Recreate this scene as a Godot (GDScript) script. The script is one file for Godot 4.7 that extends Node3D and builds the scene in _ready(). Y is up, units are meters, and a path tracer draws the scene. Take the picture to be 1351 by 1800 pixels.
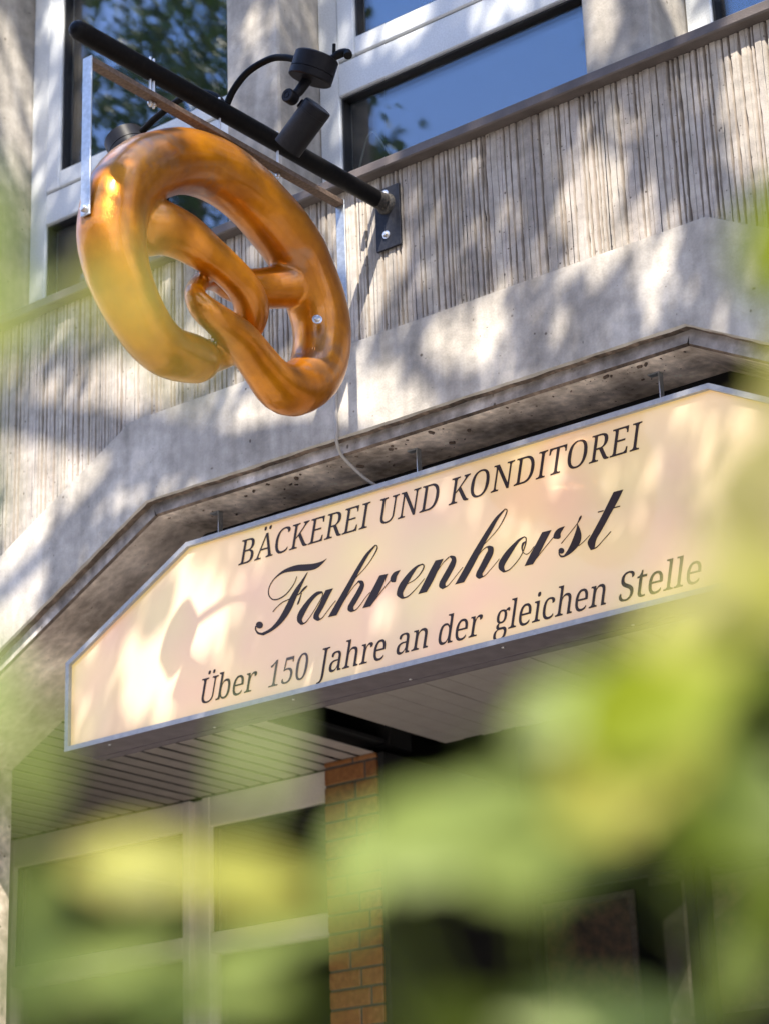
extends Node3D
# Corner of a concrete shop front with a hanging gilded pretzel and a lettered sign, seen from below through leaves.
# World frame: x along the facade, y up, z out of the facade towards the street; metres.

# ---------------------------------------------------------------- mesh builder
class MB:
	var v := PackedVector3Array()
	var n := PackedVector3Array()
	var uv := PackedVector2Array()
	var c := PackedColorArray()
	var ix := PackedInt32Array()
	var tint := Color(1, 1, 1)
	func vert(p: Vector3, nn: Vector3, u := Vector2.ZERO) -> int:
		v.append(p); n.append(nn); uv.append(u); c.append(tint)
		return v.size() - 1
	func tri_i(a: int, b: int, d: int) -> void:
		ix.append(a); ix.append(b); ix.append(d)
	# corner order: clockwise as seen from the front
	func tri(a: Vector3, b: Vector3, d: Vector3) -> void:
		var nn := (d - a).cross(b - a).normalized()
		tri_i(vert(a, nn), vert(b, nn), vert(d, nn))
	func quad(a: Vector3, b: Vector3, d: Vector3, e: Vector3) -> void:
		var nn := (e - a).cross(b - a)
		if nn.length() < 1e-12: nn = (d - a).cross(b - a)
		nn = nn.normalized()
		var i := vert(a, nn); vert(b, nn); vert(d, nn); vert(e, nn)
		tri_i(i, i + 1, i + 2); tri_i(i, i + 2, i + 3)
	# a quad turned so that its front faces towards "to"
	func face(a: Vector3, b: Vector3, d: Vector3, e: Vector3, to: Vector3) -> void:
		if (e - a).cross(b - a).dot(to) >= 0.0: quad(a, b, d, e)
		else: quad(e, d, b, a)
	func face3(a: Vector3, b: Vector3, d: Vector3, to: Vector3) -> void:
		if (d - a).cross(b - a).dot(to) >= 0.0: tri(a, b, d)
		else: tri(d, b, a)
	# chamfered box
	func box(at: Vector3, size: Vector3, bev := 0.0, bas := Basis.IDENTITY) -> void:
		var h := size * 0.5
		var b := minf(bev, minf(h.x, minf(h.y, h.z)) * 0.9)
		var ax: Array[Vector3] = [Vector3(1, 0, 0), Vector3(0, 1, 0), Vector3(0, 0, 1)]
		for k in 3:
			var u: Vector3 = ax[(k + 1) % 3]; var w: Vector3 = ax[(k + 2) % 3]
			var hu: float = h[(k + 1) % 3] - b; var hw: float = h[(k + 2) % 3] - b
			for s: float in [-1.0, 1.0]:
				var o: Vector3 = ax[k] * h[k] * s
				face(at + bas * (o - u * hu - w * hw), at + bas * (o + u * hu - w * hw), at + bas * (o + u * hu + w * hw), at + bas * (o - u * hu + w * hw), bas * o)
		if b <= 0.0: return
		for k in 3:
			var u: Vector3 = ax[(k + 1) % 3]; var w: Vector3 = ax[(k + 2) % 3]
			var a: Vector3 = ax[k] * (h[k] - b)
			for su: float in [-1.0, 1.0]:
				for sw: float in [-1.0, 1.0]:
					var p: Vector3 = u * su * h[(k + 1) % 3] + w * sw * (h[(k + 2) % 3] - b)
					var q: Vector3 = u * su * (h[(k + 1) % 3] - b) + w * sw * h[(k + 2) % 3]
					face(at + bas * (p - a), at + bas * (p + a), at + bas * (q + a), at + bas * (q - a), bas * (u * su + w * sw))
		for sx: float in [-1.0, 1.0]:
			for sy: float in [-1.0, 1.0]:
				for sz: float in [-1.0, 1.0]:
					face3(at + bas * Vector3(sx * h.x, sy * (h.y - b), sz * (h.z - b)), at + bas * Vector3(sx * (h.x - b), sy * h.y, sz * (h.z - b)), at + bas * Vector3(sx * (h.x - b), sy * (h.y - b), sz * h.z), bas * Vector3(sx, sy, sz))
	func span(a: Vector3, b: Vector3, bev := 0.0) -> void:
		box((a + b) * 0.5, (b - a).abs(), bev)
	# a round bar along a path
	func tube(path: Array, radii: Array, sides := 12, caps := true) -> void:
		var m := path.size()
		var side := Vector3.UP
		var first := v.size()
		for i in m:
			var t: Vector3 = ((path[mini(i + 1, m - 1)] as Vector3) - (path[maxi(i - 1, 0)] as Vector3)).normalized()
			if i == 0 and absf(t.dot(side)) > 0.9: side = Vector3.RIGHT
			side = (side - t * side.dot(t)).normalized()
			var o := t.cross(side)
			var r: float = radii[mini(i, radii.size() - 1)]
			for k in sides:
				var a := TAU * k / sides
				var d := side * cos(a) + o * sin(a)
				vert((path[i] as Vector3) + d * r, d)
		for i in m - 1:
			for k in sides:
				var p := first + i * sides + k; var q := first + i * sides + (k + 1) % sides
				tri_i(p, p + sides, q); tri_i(q, p + sides, q + sides)
		if caps:
			for e in [0, m - 1]:
				var nn: Vector3 = (((path[0] as Vector3) - (path[1] as Vector3)) if e == 0 else ((path[m - 1] as Vector3) - (path[m - 2] as Vector3))).normalized()
				var mid := vert(path[e], nn); var s0 := v.size()
				for k in sides: vert(v[first + e * sides + k], nn)
				for k in sides:
					if e == 0: tri_i(mid, s0 + k, s0 + (k + 1) % sides)
					else: tri_i(mid, s0 + (k + 1) % sides, s0 + k)
	func rod(a: Vector3, b: Vector3, r: float, sides := 14) -> void:
		tube([a, b], [r, r], sides)
	# a turned shape: pairs (distance along the axis, radius), flat shading between hard rings
	func turned(at: Vector3, axis: Vector3, prof: Array, sides := 28) -> void:
		var ay := axis.normalized()
		var s := (Vector3.RIGHT if absf(ay.x) < 0.9 else Vector3.UP)
		s = (s - ay * s.dot(ay)).normalized()
		var o := ay.cross(s)
		for i in prof.size() - 1:
			var h0: float = prof[i][0]; var r0: float = prof[i][1]; var h1: float = prof[i + 1][0]; var r1: float = prof[i + 1][1]
			var first := v.size()
			for k in sides:
				var d := s * cos(TAU * k / sides) + o * sin(TAU * k / sides)
				var nn := (d * (h1 - h0) + ay * (r0 - r1)).normalized()
				vert(at + ay * h0 + d * r0, nn); vert(at + ay * h1 + d * r1, nn)
			for k in sides:
				var p := first + 2 * k; var q := first + 2 * ((k + 1) % sides)
				tri_i(p, p + 1, q); tri_i(q, p + 1, q + 1)
	# an upright sheet of polygon (x, y) between z0 and z1
	func prism(poly: PackedVector2Array, z0: float, z1: float) -> void:
		var pts := poly.duplicate()
		if Geometry2D.is_polygon_clockwise(pts): pts.reverse()
		var ids := Geometry2D.triangulate_polygon(pts)
		for k in range(0, ids.size(), 3):
			var a := pts[ids[k]]; var b := pts[ids[k + 1]]; var d := pts[ids[k + 2]]
			face3(Vector3(a.x, a.y, z1), Vector3(b.x, b.y, z1), Vector3(d.x, d.y, z1), Vector3.BACK)
			face3(Vector3(a.x, a.y, z0), Vector3(b.x, b.y, z0), Vector3(d.x, d.y, z0), Vector3.FORWARD)
		for i in pts.size():
			var a := pts[i]; var b := pts[(i + 1) % pts.size()]
			face(Vector3(a.x, a.y, z0), Vector3(b.x, b.y, z0), Vector3(b.x, b.y, z1), Vector3(a.x, a.y, z1), Vector3(b.y - a.y, a.x - b.x, 0))
	func mesh(colored := false) -> ArrayMesh:
		var a := []
		a.resize(Mesh.ARRAY_MAX)
		a[Mesh.ARRAY_VERTEX] = v; a[Mesh.ARRAY_NORMAL] = n; a[Mesh.ARRAY_TEX_UV] = uv; a[Mesh.ARRAY_INDEX] = ix
		if colored: a[Mesh.ARRAY_COLOR] = c
		var m := ArrayMesh.new()
		m.add_surface_from_arrays(Mesh.PRIMITIVE_TRIANGLES, a)
		return m

# ---------------------------------------------------------------- scene helpers
var used := {}
func numbered(called: String) -> String:
	used[called] = int(used.get(called, -1)) + 1
	return called if used[called] == 0 else "%s_%03d" % [called, used[called]]

func obj(called: String, mesh: Mesh, mat: Material, parent: Node3D) -> MeshInstance3D:
	var o := MeshInstance3D.new()
	o.mesh = mesh
	o.material_override = mat
	var nm := called
	var k := 0
	while parent != self and parent.has_node(nm):
		k += 1; nm = "%s_%03d" % [called, k]
	o.name = numbered(called) if parent == self else nm
	o.cast_shadow = GeometryInstance3D.SHADOW_CASTING_SETTING_ON
	parent.add_child(o, true)
	return o

func tag(o: Node3D, label: String, category := "", group := "", kind := "") -> Node3D:
	if label: o.set_meta("label", label)
	if category: o.set_meta("category", category)
	if group: o.set_meta("group", group)
	if kind: o.set_meta("kind", kind)
	return o

func thing(called: String, label: String, category: String, at := Vector3.ZERO, group := "") -> Node3D:
	var o := Node3D.new()
	o.name = numbered(called)
	add_child(o)
	o.position = at
	tag(o, label, category, group, "thing")
	return o

func lin(r: float, g: float, b: float) -> Color:
	return Color(r, g, b).linear_to_srgb()

func paint(col: Color, rough := 0.6, metal := 0.0, spec := 0.5) -> StandardMaterial3D:
	var m := StandardMaterial3D.new()
	m.albedo_color = col; m.roughness = rough; m.metallic = metal; m.metallic_specular = spec
	return m

func noise_bytes(size: int, seed_: int, freq: float, octaves := 4) -> PackedByteArray:
	var f := FastNoiseLite.new()
	f.seed = seed_; f.frequency = freq; f.fractal_octaves = octaves; f.noise_type = FastNoiseLite.TYPE_SIMPLEX_SMOOTH
	return f.get_seamless_image(size, size, false, false, 0.15).get_data()

func stretched_bytes(size: int, seed_: int, freq: float, across: int) -> PackedByteArray:
	# noise drawn out downwards: stains that ran down a wall
	var f := FastNoiseLite.new()
	f.seed = seed_; f.frequency = freq; f.fractal_octaves = 4
	var im := f.get_seamless_image(size, maxi(8, size / across), false, false, 0.2)
	im.resize(size, size, Image.INTERPOLATE_CUBIC)
	return im.get_data()

func tex(size: int, data: PackedByteArray) -> ImageTexture:
	var im := Image.create_from_data(size, size, false, Image.FORMAT_RGB8, data)
	im.generate_mipmaps()
	return ImageTexture.create_from_image(im)

# cast concrete: cloudy tone, run-down stains, small air holes
func concrete(base: Color, warm: Color, cloud: float, streak: float, holes: int, seed_: int, scale: float, hole_max := 2.6, rough := 0.88) -> StandardMaterial3D:
	var s := 1024
	var a := noise_bytes(s, seed_, 0.004); var b := noise_bytes(s, seed_ + 1, 0.03); var g := noise_bytes(s, seed_ + 2, 0.2, 2)
	var st := stretched_bytes(s, seed_ + 3, 0.02, 10)
	var out := PackedByteArray(); out.resize(s * s * 3)
	var hgt := PackedByteArray(); hgt.resize(s * s * 3)
	for i in s * s:
		var t: float = (a[i] / 255.0 - 0.5) * cloud * 1.2 + (b[i] / 255.0 - 0.5) * cloud * 0.8 + (g[i] / 255.0 - 0.5) * 0.07 + (st[i] / 255.0 - 0.5) * streak
		var k := clampf(0.5 - t * 1.6 + (b[i] / 255.0 - 0.5) * 0.5, 0.0, 1.0)
		var f := 1.0 + t
		out[3 * i] = int(clampf(lerpf(base.r, warm.r, k) * f, 0.0, 1.0) * 255.0)
		out[3 * i + 1] = int(clampf(lerpf(base.g, warm.g, k) * f, 0.0, 1.0) * 255.0)
		out[3 * i + 2] = int(clampf(lerpf(base.b, warm.b, k) * f, 0.0, 1.0) * 255.0)
		var h := int(clampf(150.0 + (g[i] - 128.0) * 0.35 + (b[i] - 128.0) * 0.3, 0.0, 255.0))
		hgt[3 * i] = h; hgt[3 * i + 1] = h; hgt[3 * i + 2] = h
	var rng := RandomNumberGenerator.new(); rng.seed = seed_ * 7 + 3
	for q in holes:
		var cx := rng.randi_range(0, s - 1); var cy := rng.randi_range(0, s - 1)
		var r := 0.55 + pow(rng.randf(), 5.0) * hole_max
		var ex := rng.randf_range(0.45, 2.2); var dark := rng.randf_range(0.3, 0.85)
		for dy in range(-6, 7):
			for dx in range(-6, 7):
				var d := sqrt(dx * dx * ex + dy * dy / ex) / r
				if d > 1.3: continue
				var w := clampf((1.3 - d) / 0.6, 0.0, 1.0) * dark
				var i := ((cy + dy + s) % s) * s + (cx + dx + s) % s
				for ch in 3:
					out[3 * i + ch] = int(lerpf(out[3 * i + ch], [52.0, 42.0, 36.0][ch], w))
					hgt[3 * i + ch] = int(lerpf(hgt[3 * i + ch], 0.0, w))
	var m := StandardMaterial3D.new()
	m.albedo_texture = tex(s, out)
	m.heightmap_enabled = true; m.heightmap_texture = tex(s, hgt); m.heightmap_scale = 0.16
	m.roughness = rough; m.metallic_specular = 0.35
	m.uv1_triplanar = true; m.uv1_world_triplanar = true; m.uv1_scale = Vector3.ONE * scale
	return m

# paint, metal or clay with fine grain and wear: colours mixed by noise
func grained(c0: Color, c1: Color, freq: float, mixpow: float, rough: float, metal: float, scale: float, seed_: int, bump := 0.1, world := true) -> StandardMaterial3D:
	var s := 512
	var a := noise_bytes(s, seed_, freq, 5); var g := noise_bytes(s, seed_ + 9, 0.22, 2)
	var out := PackedByteArray(); out.resize(s * s * 3)
	var hgt := PackedByteArray(); hgt.resize(s * s * 3)
	for i in s * s:
		var k := pow(clampf(a[i] / 255.0, 0.0, 1.0), mixpow)
		var f := 1.0 + (g[i] / 255.0 - 0.5) * 0.14
		out[3 * i] = int(clampf(lerpf(c0.r, c1.r, k) * f, 0.0, 1.0) * 255.0)
		out[3 * i + 1] = int(clampf(lerpf(c0.g, c1.g, k) * f, 0.0, 1.0) * 255.0)
		out[3 * i + 2] = int(clampf(lerpf(c0.b, c1.b, k) * f, 0.0, 1.0) * 255.0)
		var h := int(clampf(128.0 + (g[i] - 128.0) * 0.5 + (a[i] - 128.0) * 0.3, 0.0, 255.0))
		hgt[3 * i] = h; hgt[3 * i + 1] = h; hgt[3 * i + 2] = h
	var m := StandardMaterial3D.new()
	m.albedo_texture = tex(s, out)
	if bump > 0.0:
		m.heightmap_enabled = true; m.heightmap_texture = tex(s, hgt); m.heightmap_scale = bump
	m.roughness = rough; m.metallic = metal
	m.uv1_triplanar = true; m.uv1_world_triplanar = world; m.uv1_scale = Vector3.ONE * scale
	return m

func glass(tint: Color, alpha: float) -> StandardMaterial3D:
	var m := StandardMaterial3D.new()
	m.transparency = BaseMaterial3D.TRANSPARENCY_ALPHA
	m.albedo_color = Color(tint.r, tint.g, tint.b, alpha)
	m.roughness = 0.0
	m.metallic_specular = 0.5
	return m

func smooth_path(pts: Array, per: int) -> Array:
	var out := []
	var m := pts.size()
	for i in m - 1:
		for k in per:
			out.append((pts[i] as Vector3).cubic_interpolate(pts[i + 1], pts[maxi(i - 1, 0)], pts[mini(i + 2, m - 1)], float(k) / per))
	out.append(pts[m - 1])
	return out

const EXPOSURE := 3.05
const SUN_ENERGY := 1.6
const SKY_ENERGY := 1.15
const SIGN_GLOW := 0.18
const LENS_STOP := 2.86
const CROWN_LEAVES := 30000
const SCRIPT_STROKES := [
	[[-375.2, 3868.3, -376.1, 3869.4], [-393.1, 3855.5, -398.7, 3864.1], [-422.4, 3843.2, -430.2, 3864.3], [-459.0, 3843.6, -461.7, 3868.8], [-504.5, 3853.3, -507.4, 3876.9], [-545.6, 3859.8, -550.7, 3876.0], [-576.4, 3860.5, -581.8, 3869.2], [-608.5, 3850.2, -612.3, 3854.1], [-630.1, 3831.5, -634.3, 3834.2], [-639.3, 3809.4, -643.9, 3810.7], [-634.6, 3790.8, -639.3, 3789.7], [-619.0, 3776.8, -620.5, 3772.3], [-593.9, 3774.4, -591.6, 3769.3], [-563.5, 3782.9, -559.9, 3778.9], [-536.2, 3802.5, -532.5, 3799.5], [-520.3, 3820.0, -516.9, 3818.0], [-512.9, 3836.1, -509.6, 3834.5]],
	[[-466.6, 3837.8, -460.1, 3839.4], [-491.6, 3814.7, -479.6, 3810.5], [-518.0, 3792.5, -499.2, 3781.6], [-541.2, 3767.7, -518.5, 3752.5], [-561.3, 3740.9, -537.1, 3723.0], [-582.4, 3714.6, -561.2, 3697.0], [-606.7, 3690.6, -591.4, 3675.9], [-637.4, 3672.0, -627.6, 3661.2], [-676.2, 3664.1, -668.7, 3653.2]],
	[[-669.9, 3654.2, -667.3, 3662.7], [-694.6, 3664.7, -689.0, 3670.3], [-706.2, 3683.9, -700.2, 3683.9], [-704.5, 3697.0, -696.8, 3694.4]],
	[[-684.4, 3708.3, -684.4, 3708.3], [-690.8, 3708.7, -678.0, 3705.9], [-696.2, 3707.0, -672.8, 3701.8], [-699.9, 3703.2, -669.3, 3696.5], [-701.0, 3698.9, -668.4, 3691.8], [-700.0, 3694.1, -669.5, 3687.5], [-696.5, 3688.8, -673.2, 3683.7], [-691.3, 3684.8, -678.5, 3682.0], [-684.9, 3682.4, -684.9, 3682.4]],
	[[-624.4, 3731.2, -620.8, 3728.1], [-606.3, 3744.1, -603.6, 3741.3], [-578.9, 3756.9, -576.4, 3753.3], [-555.5, 3760.4, -553.5, 3756.7], [-524.6, 3766.1, -522.9, 3763.0], [-502.3, 3770.6, -499.2, 3766.5], [-488.5, 3782.1, -482.0, 3775.6], [-474.5, 3789.6, -468.9, 3783.5], [-464.8, 3791.2, -463.3, 3789.5]],
	[[-489.4, 3768.6, -493.0, 3770.3], [-497.2, 3748.4, -503.6, 3751.6], [-505.0, 3733.0, -511.9, 3736.9], [-510.9, 3731.1, -512.2, 3732.1]],
	[[-398.3, 3755.0, -399.2, 3748.5], [-421.6, 3758.9, -416.5, 3745.9], [-441.6, 3752.3, -431.4, 3739.1], [-459.2, 3742.5, -444.1, 3729.9], [-475.2, 3731.2, -455.6, 3719.6], [-490.2, 3718.9, -465.8, 3708.3], [-503.8, 3705.5, -475.2, 3696.5], [-513.2, 3689.5, -484.6, 3684.7], [-512.5, 3669.9, -491.9, 3671.7], [-496.1, 3653.5, -485.3, 3659.4]],
	[[-495.8, 3661.4, -492.4, 3653.2], [-478.5, 3660.9, -475.5, 3657.2], [-459.1, 3674.2, -456.4, 3672.0], [-439.8, 3692.7, -437.0, 3690.6], [-420.4, 3714.2, -417.6, 3712.2], [-402.0, 3737.4, -398.6, 3735.5], [-400.9, 3752.2, -395.0, 3750.3]],
	[[-384.0, 3755.7, -349.7, 3754.8], [-394.3, 3740.9, -361.0, 3740.8], [-404.5, 3726.1, -372.0, 3726.7], [-414.4, 3711.0, -382.7, 3712.3], [-425.4, 3696.7, -393.5, 3697.9], [-437.4, 3683.0, -405.1, 3684.1], [-440.4, 3665.5, -416.3, 3670.0], [-422.6, 3652.3, -409.4, 3655.4]],
	[[-423.2, 3658.7, -419.6, 3652.0], [-403.2, 3660.8, -400.5, 3657.7], [-384.0, 3675.8, -381.4, 3673.6], [-361.1, 3695.0, -358.5, 3692.7], [-342.0, 3708.9, -339.5, 3706.6]],
	[[-163.3, 3868.2, -161.8, 3862.7], [-202.2, 3846.6, -192.0, 3837.4], [-233.9, 3817.0, -217.9, 3808.0], [-262.9, 3785.2, -242.6, 3777.8], [-291.2, 3752.8, -266.1, 3746.6], [-319.7, 3720.5, -290.0, 3715.7], [-348.4, 3688.3, -314.4, 3685.1], [-376.6, 3655.7, -338.6, 3654.3]],
	[[-164.3, 3868.5, -165.0, 3863.2], [-155.1, 3864.2, -158.7, 3862.6], [-152.5, 3852.2, -158.1, 3854.7], [-163.9, 3835.3, -168.4, 3838.5], [-186.8, 3812.2, -189.9, 3814.8], [-214.3, 3790.1, -216.7, 3792.5], [-244.7, 3771.3, -247.1, 3773.7], [-265.1, 3755.6, -267.6, 3757.9]],
	[[-309.4, 3696.3, -307.2, 3694.6], [-285.4, 3720.9, -283.0, 3719.0], [-261.4, 3741.4, -259.2, 3739.3], [-243.6, 3753.8, -239.9, 3749.9]],
	[[-244.9, 3754.5, -238.2, 3757.3], [-234.0, 3742.4, -221.3, 3751.4], [-241.3, 3730.2, -215.0, 3736.4], [-250.3, 3718.9, -219.2, 3722.7], [-259.9, 3708.1, -227.1, 3710.8], [-269.8, 3697.5, -236.2, 3699.6], [-279.6, 3686.8, -245.5, 3688.7], [-288.4, 3675.4, -255.1, 3677.9], [-289.5, 3661.1, -264.8, 3667.2], [-275.0, 3650.8, -262.6, 3656.7]],
	[[-276.1, 3658.5, -273.6, 3651.2], [-254.5, 3657.6, -252.3, 3654.4], [-234.4, 3671.5, -231.9, 3669.3], [-213.9, 3689.8, -211.7, 3687.8], [-192.0, 3705.1, -189.9, 3703.0]],
	[[-149.2, 3754.0, -113.6, 3751.9], [-174.9, 3720.8, -136.2, 3716.8], [-201.1, 3688.0, -161.1, 3683.3], [-226.6, 3654.6, -191.3, 3653.4]],
	[[-178.8, 3668.3, -176.6, 3666.3], [-152.1, 3690.6, -149.6, 3688.4], [-128.7, 3709.6, -126.0, 3707.1], [-105.4, 3727.2, -102.6, 3724.5]],
	[[-106.6, 3725.1, -99.5, 3718.1], [-104.3, 3736.2, -84.7, 3715.9], [-97.6, 3745.2, -80.8, 3723.8], [-88.0, 3751.6, -77.4, 3734.7], [-75.1, 3753.4, -69.6, 3743.8], [-61.6, 3753.2, -61.6, 3752.6]],
	[[33.2, 3754.1, 29.8, 3749.6], [8.5, 3753.1, 12.0, 3745.4], [-12.8, 3744.7, -0.9, 3734.3], [-32.0, 3733.5, -12.5, 3722.1], [-49.2, 3720.3, -23.4, 3709.5], [-65.2, 3705.9, -34.4, 3696.8], [-76.9, 3688.4, -44.9, 3683.8], [-80.2, 3667.4, -54.3, 3670.0], [-60.7, 3650.2, -51.8, 3654.9]],
	[[30.1, 3754.3, 26.7, 3749.9], [38.7, 3746.9, 33.3, 3746.6], [36.4, 3733.7, 31.4, 3736.8], [18.9, 3716.2, 15.6, 3719.3], [-4.5, 3702.9, -6.7, 3705.9], [-33.9, 3696.4, -35.3, 3699.1]],
	[[-59.8, 3657.2, -58.1, 3649.5], [-37.8, 3654.9, -35.4, 3650.7], [-11.9, 3666.9, -9.3, 3664.1], [14.5, 3684.6, 16.8, 3682.3], [35.9, 3700.8, 38.0, 3698.8]],
	[[85.2, 3751.9, 118.7, 3750.3], [58.6, 3719.1, 95.0, 3716.4], [33.3, 3685.2, 71.4, 3682.4], [7.8, 3651.5, 44.0, 3650.9]],
	[[72.1, 3693.6, 74.1, 3692.0], [91.9, 3715.6, 94.1, 3713.8], [115.0, 3736.9, 117.0, 3734.9], [139.5, 3752.5, 142.8, 3748.7]],
	[[140.3, 3752.7, 149.7, 3754.2], [150.7, 3740.5, 165.6, 3747.1], [143.3, 3728.0, 169.8, 3732.1], [134.3, 3716.5, 165.8, 3718.4], [124.8, 3705.4, 158.3, 3706.5], [115.2, 3694.3, 149.4, 3695.5], [105.7, 3683.1, 140.4, 3684.5], [97.1, 3671.3, 131.2, 3673.6], [95.3, 3656.7, 121.8, 3662.9], [108.9, 3645.6, 122.9, 3652.7]],
	[[107.5, 3653.0, 110.6, 3646.1], [129.3, 3654.6, 131.5, 3651.6], [151.9, 3669.9, 154.0, 3668.0], [174.6, 3688.4, 176.6, 3686.4], [193.9, 3703.6, 196.0, 3701.6]],
	[[373.9, 3863.5, 373.6, 3858.3], [334.8, 3842.2, 344.2, 3832.3], [302.9, 3812.7, 319.6, 3801.9], [273.0, 3781.3, 294.3, 3772.1], [243.7, 3749.4, 270.6, 3741.0], [215.5, 3716.5, 247.1, 3709.8], [187.9, 3683.3, 222.5, 3679.3], [159.7, 3650.3, 196.7, 3649.6]],
	[[372.9, 3863.5, 371.7, 3859.1], [382.3, 3858.5, 378.8, 3857.3], [382.2, 3847.6, 377.7, 3850.0], [369.1, 3826.8, 365.3, 3829.6], [345.7, 3801.1, 343.1, 3803.4], [313.6, 3777.4, 311.7, 3779.5], [281.9, 3757.5, 280.0, 3759.5], [262.8, 3742.4, 260.7, 3744.4]],
	[[227.1, 3691.6, 229.2, 3690.1], [250.1, 3720.5, 252.3, 3718.7], [272.9, 3741.5, 274.8, 3739.4], [294.9, 3752.0, 297.7, 3748.0]],
	[[292.7, 3750.4, 304.3, 3751.5], [298.3, 3737.9, 319.0, 3743.5], [290.3, 3726.6, 320.7, 3728.9], [281.9, 3715.6, 315.8, 3715.8], [273.7, 3704.4, 307.8, 3704.6], [265.4, 3693.3, 299.1, 3693.8], [256.8, 3682.5, 290.4, 3683.0], [248.4, 3671.5, 281.5, 3672.3], [245.4, 3658.1, 272.3, 3661.8], [257.7, 3646.7, 273.5, 3651.9]],
	[[256.6, 3654.0, 259.3, 3647.1], [280.0, 3654.9, 281.8, 3652.2], [302.0, 3669.0, 303.9, 3667.0], [321.0, 3682.8, 322.9, 3680.8], [340.0, 3697.8, 342.0, 3695.9]],
	[[443.2, 3750.3, 441.4, 3745.6], [420.9, 3746.4, 425.5, 3738.3], [401.9, 3736.7, 412.7, 3727.4], [383.7, 3725.9, 400.9, 3715.5], [366.4, 3714.0, 389.7, 3703.2], [351.1, 3700.2, 378.4, 3690.9], [338.3, 3684.3, 367.0, 3678.7], [336.5, 3663.6, 358.2, 3664.7], [353.5, 3646.5, 362.1, 3649.4]],
	[[441.4, 3750.3, 438.8, 3746.2], [451.5, 3742.5, 447.0, 3742.2], [449.4, 3723.6, 444.3, 3725.8], [439.1, 3702.6, 435.3, 3704.8], [425.5, 3683.6, 422.6, 3685.9], [403.2, 3664.1, 400.7, 3666.7], [378.2, 3648.8, 376.1, 3652.3], [355.5, 3645.9, 353.6, 3651.7]],
	[[448.2, 3729.9, 446.4, 3732.3], [440.8, 3723.0, 433.4, 3728.6], [435.1, 3712.0, 428.6, 3713.5], [436.7, 3696.9, 433.7, 3695.8], [447.9, 3688.4, 448.0, 3685.3], [462.1, 3693.4, 464.1, 3691.1], [477.8, 3707.5, 479.9, 3705.6]],
	[[512.6, 3746.7, 549.0, 3745.3], [487.1, 3714.2, 523.3, 3712.2], [461.4, 3682.0, 498.5, 3678.5], [436.8, 3648.8, 470.4, 3647.2]],
	[[477.1, 3659.0, 478.9, 3657.3], [506.5, 3683.4, 508.6, 3681.4], [532.7, 3704.3, 534.8, 3702.2], [555.5, 3722.0, 557.7, 3719.7]],
	[[552.7, 3717.7, 556.7, 3713.4], [556.4, 3728.7, 572.3, 3708.9], [563.6, 3737.7, 581.0, 3712.4], [573.9, 3743.6, 582.5, 3725.1], [586.6, 3745.5, 591.0, 3735.3], [599.8, 3745.8, 599.8, 3745.3]],
	[[580.8, 3692.3, 583.4, 3689.6], [607.0, 3711.9, 609.0, 3709.9], [632.8, 3732.7, 635.1, 3730.5], [647.1, 3745.5, 650.0, 3743.0], [655.4, 3760.4, 662.1, 3755.6], [662.9, 3766.4, 666.0, 3764.1]],
	[[646.8, 3740.6, 649.2, 3740.0], [642.1, 3725.3, 656.6, 3719.9], [635.2, 3710.9, 659.6, 3699.8], [627.5, 3697.1, 655.4, 3681.2], [619.2, 3683.6, 644.1, 3666.5], [610.2, 3670.7, 628.2, 3655.8], [599.9, 3658.6, 610.4, 3647.4], [587.6, 3648.2, 590.3, 3643.0]],
	[[592.6, 3643.0, 592.6, 3648.4], [577.6, 3645.1, 580.5, 3651.1], [569.8, 3656.3, 574.8, 3657.2], [569.6, 3665.8, 573.8, 3665.3]],
	[[581.7, 3676.4, 581.7, 3676.4], [577.3, 3676.7, 586.0, 3674.6], [573.5, 3675.4, 589.4, 3671.5], [570.8, 3672.5, 591.7, 3667.5], [569.8, 3669.3, 592.1, 3663.9], [570.3, 3665.6, 591.2, 3660.6], [572.5, 3661.6, 588.4, 3657.8], [576.0, 3658.6, 584.7, 3656.5], [580.3, 3656.7, 580.3, 3656.7]],
	[[645.0, 3668.3, 646.7, 3665.8], [665.3, 3677.6, 667.2, 3675.2], [690.7, 3694.1, 692.5, 3692.0]],
	[[788.9, 3813.7, 825.8, 3812.8], [771.3, 3789.4, 808.7, 3788.1], [753.6, 3765.1, 790.1, 3764.7], [735.7, 3741.1, 770.8, 3741.8], [717.1, 3717.5, 752.3, 3718.1], [698.2, 3694.0, 733.1, 3695.1], [680.2, 3670.0, 713.7, 3672.1], [690.2, 3642.1, 705.6, 3647.5]],
	[[690.1, 3649.7, 692.0, 3642.1], [711.0, 3648.2, 713.2, 3644.7], [736.2, 3664.3, 738.4, 3661.8], [767.7, 3687.4, 770.2, 3684.7]],
	[[725.7, 3763.4, 726.5, 3759.3], [747.6, 3763.0, 748.4, 3758.9]],
	[[782.0, 3763.2, 782.7, 3759.0], [809.0, 3762.5, 809.7, 3758.4]],
]

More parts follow.
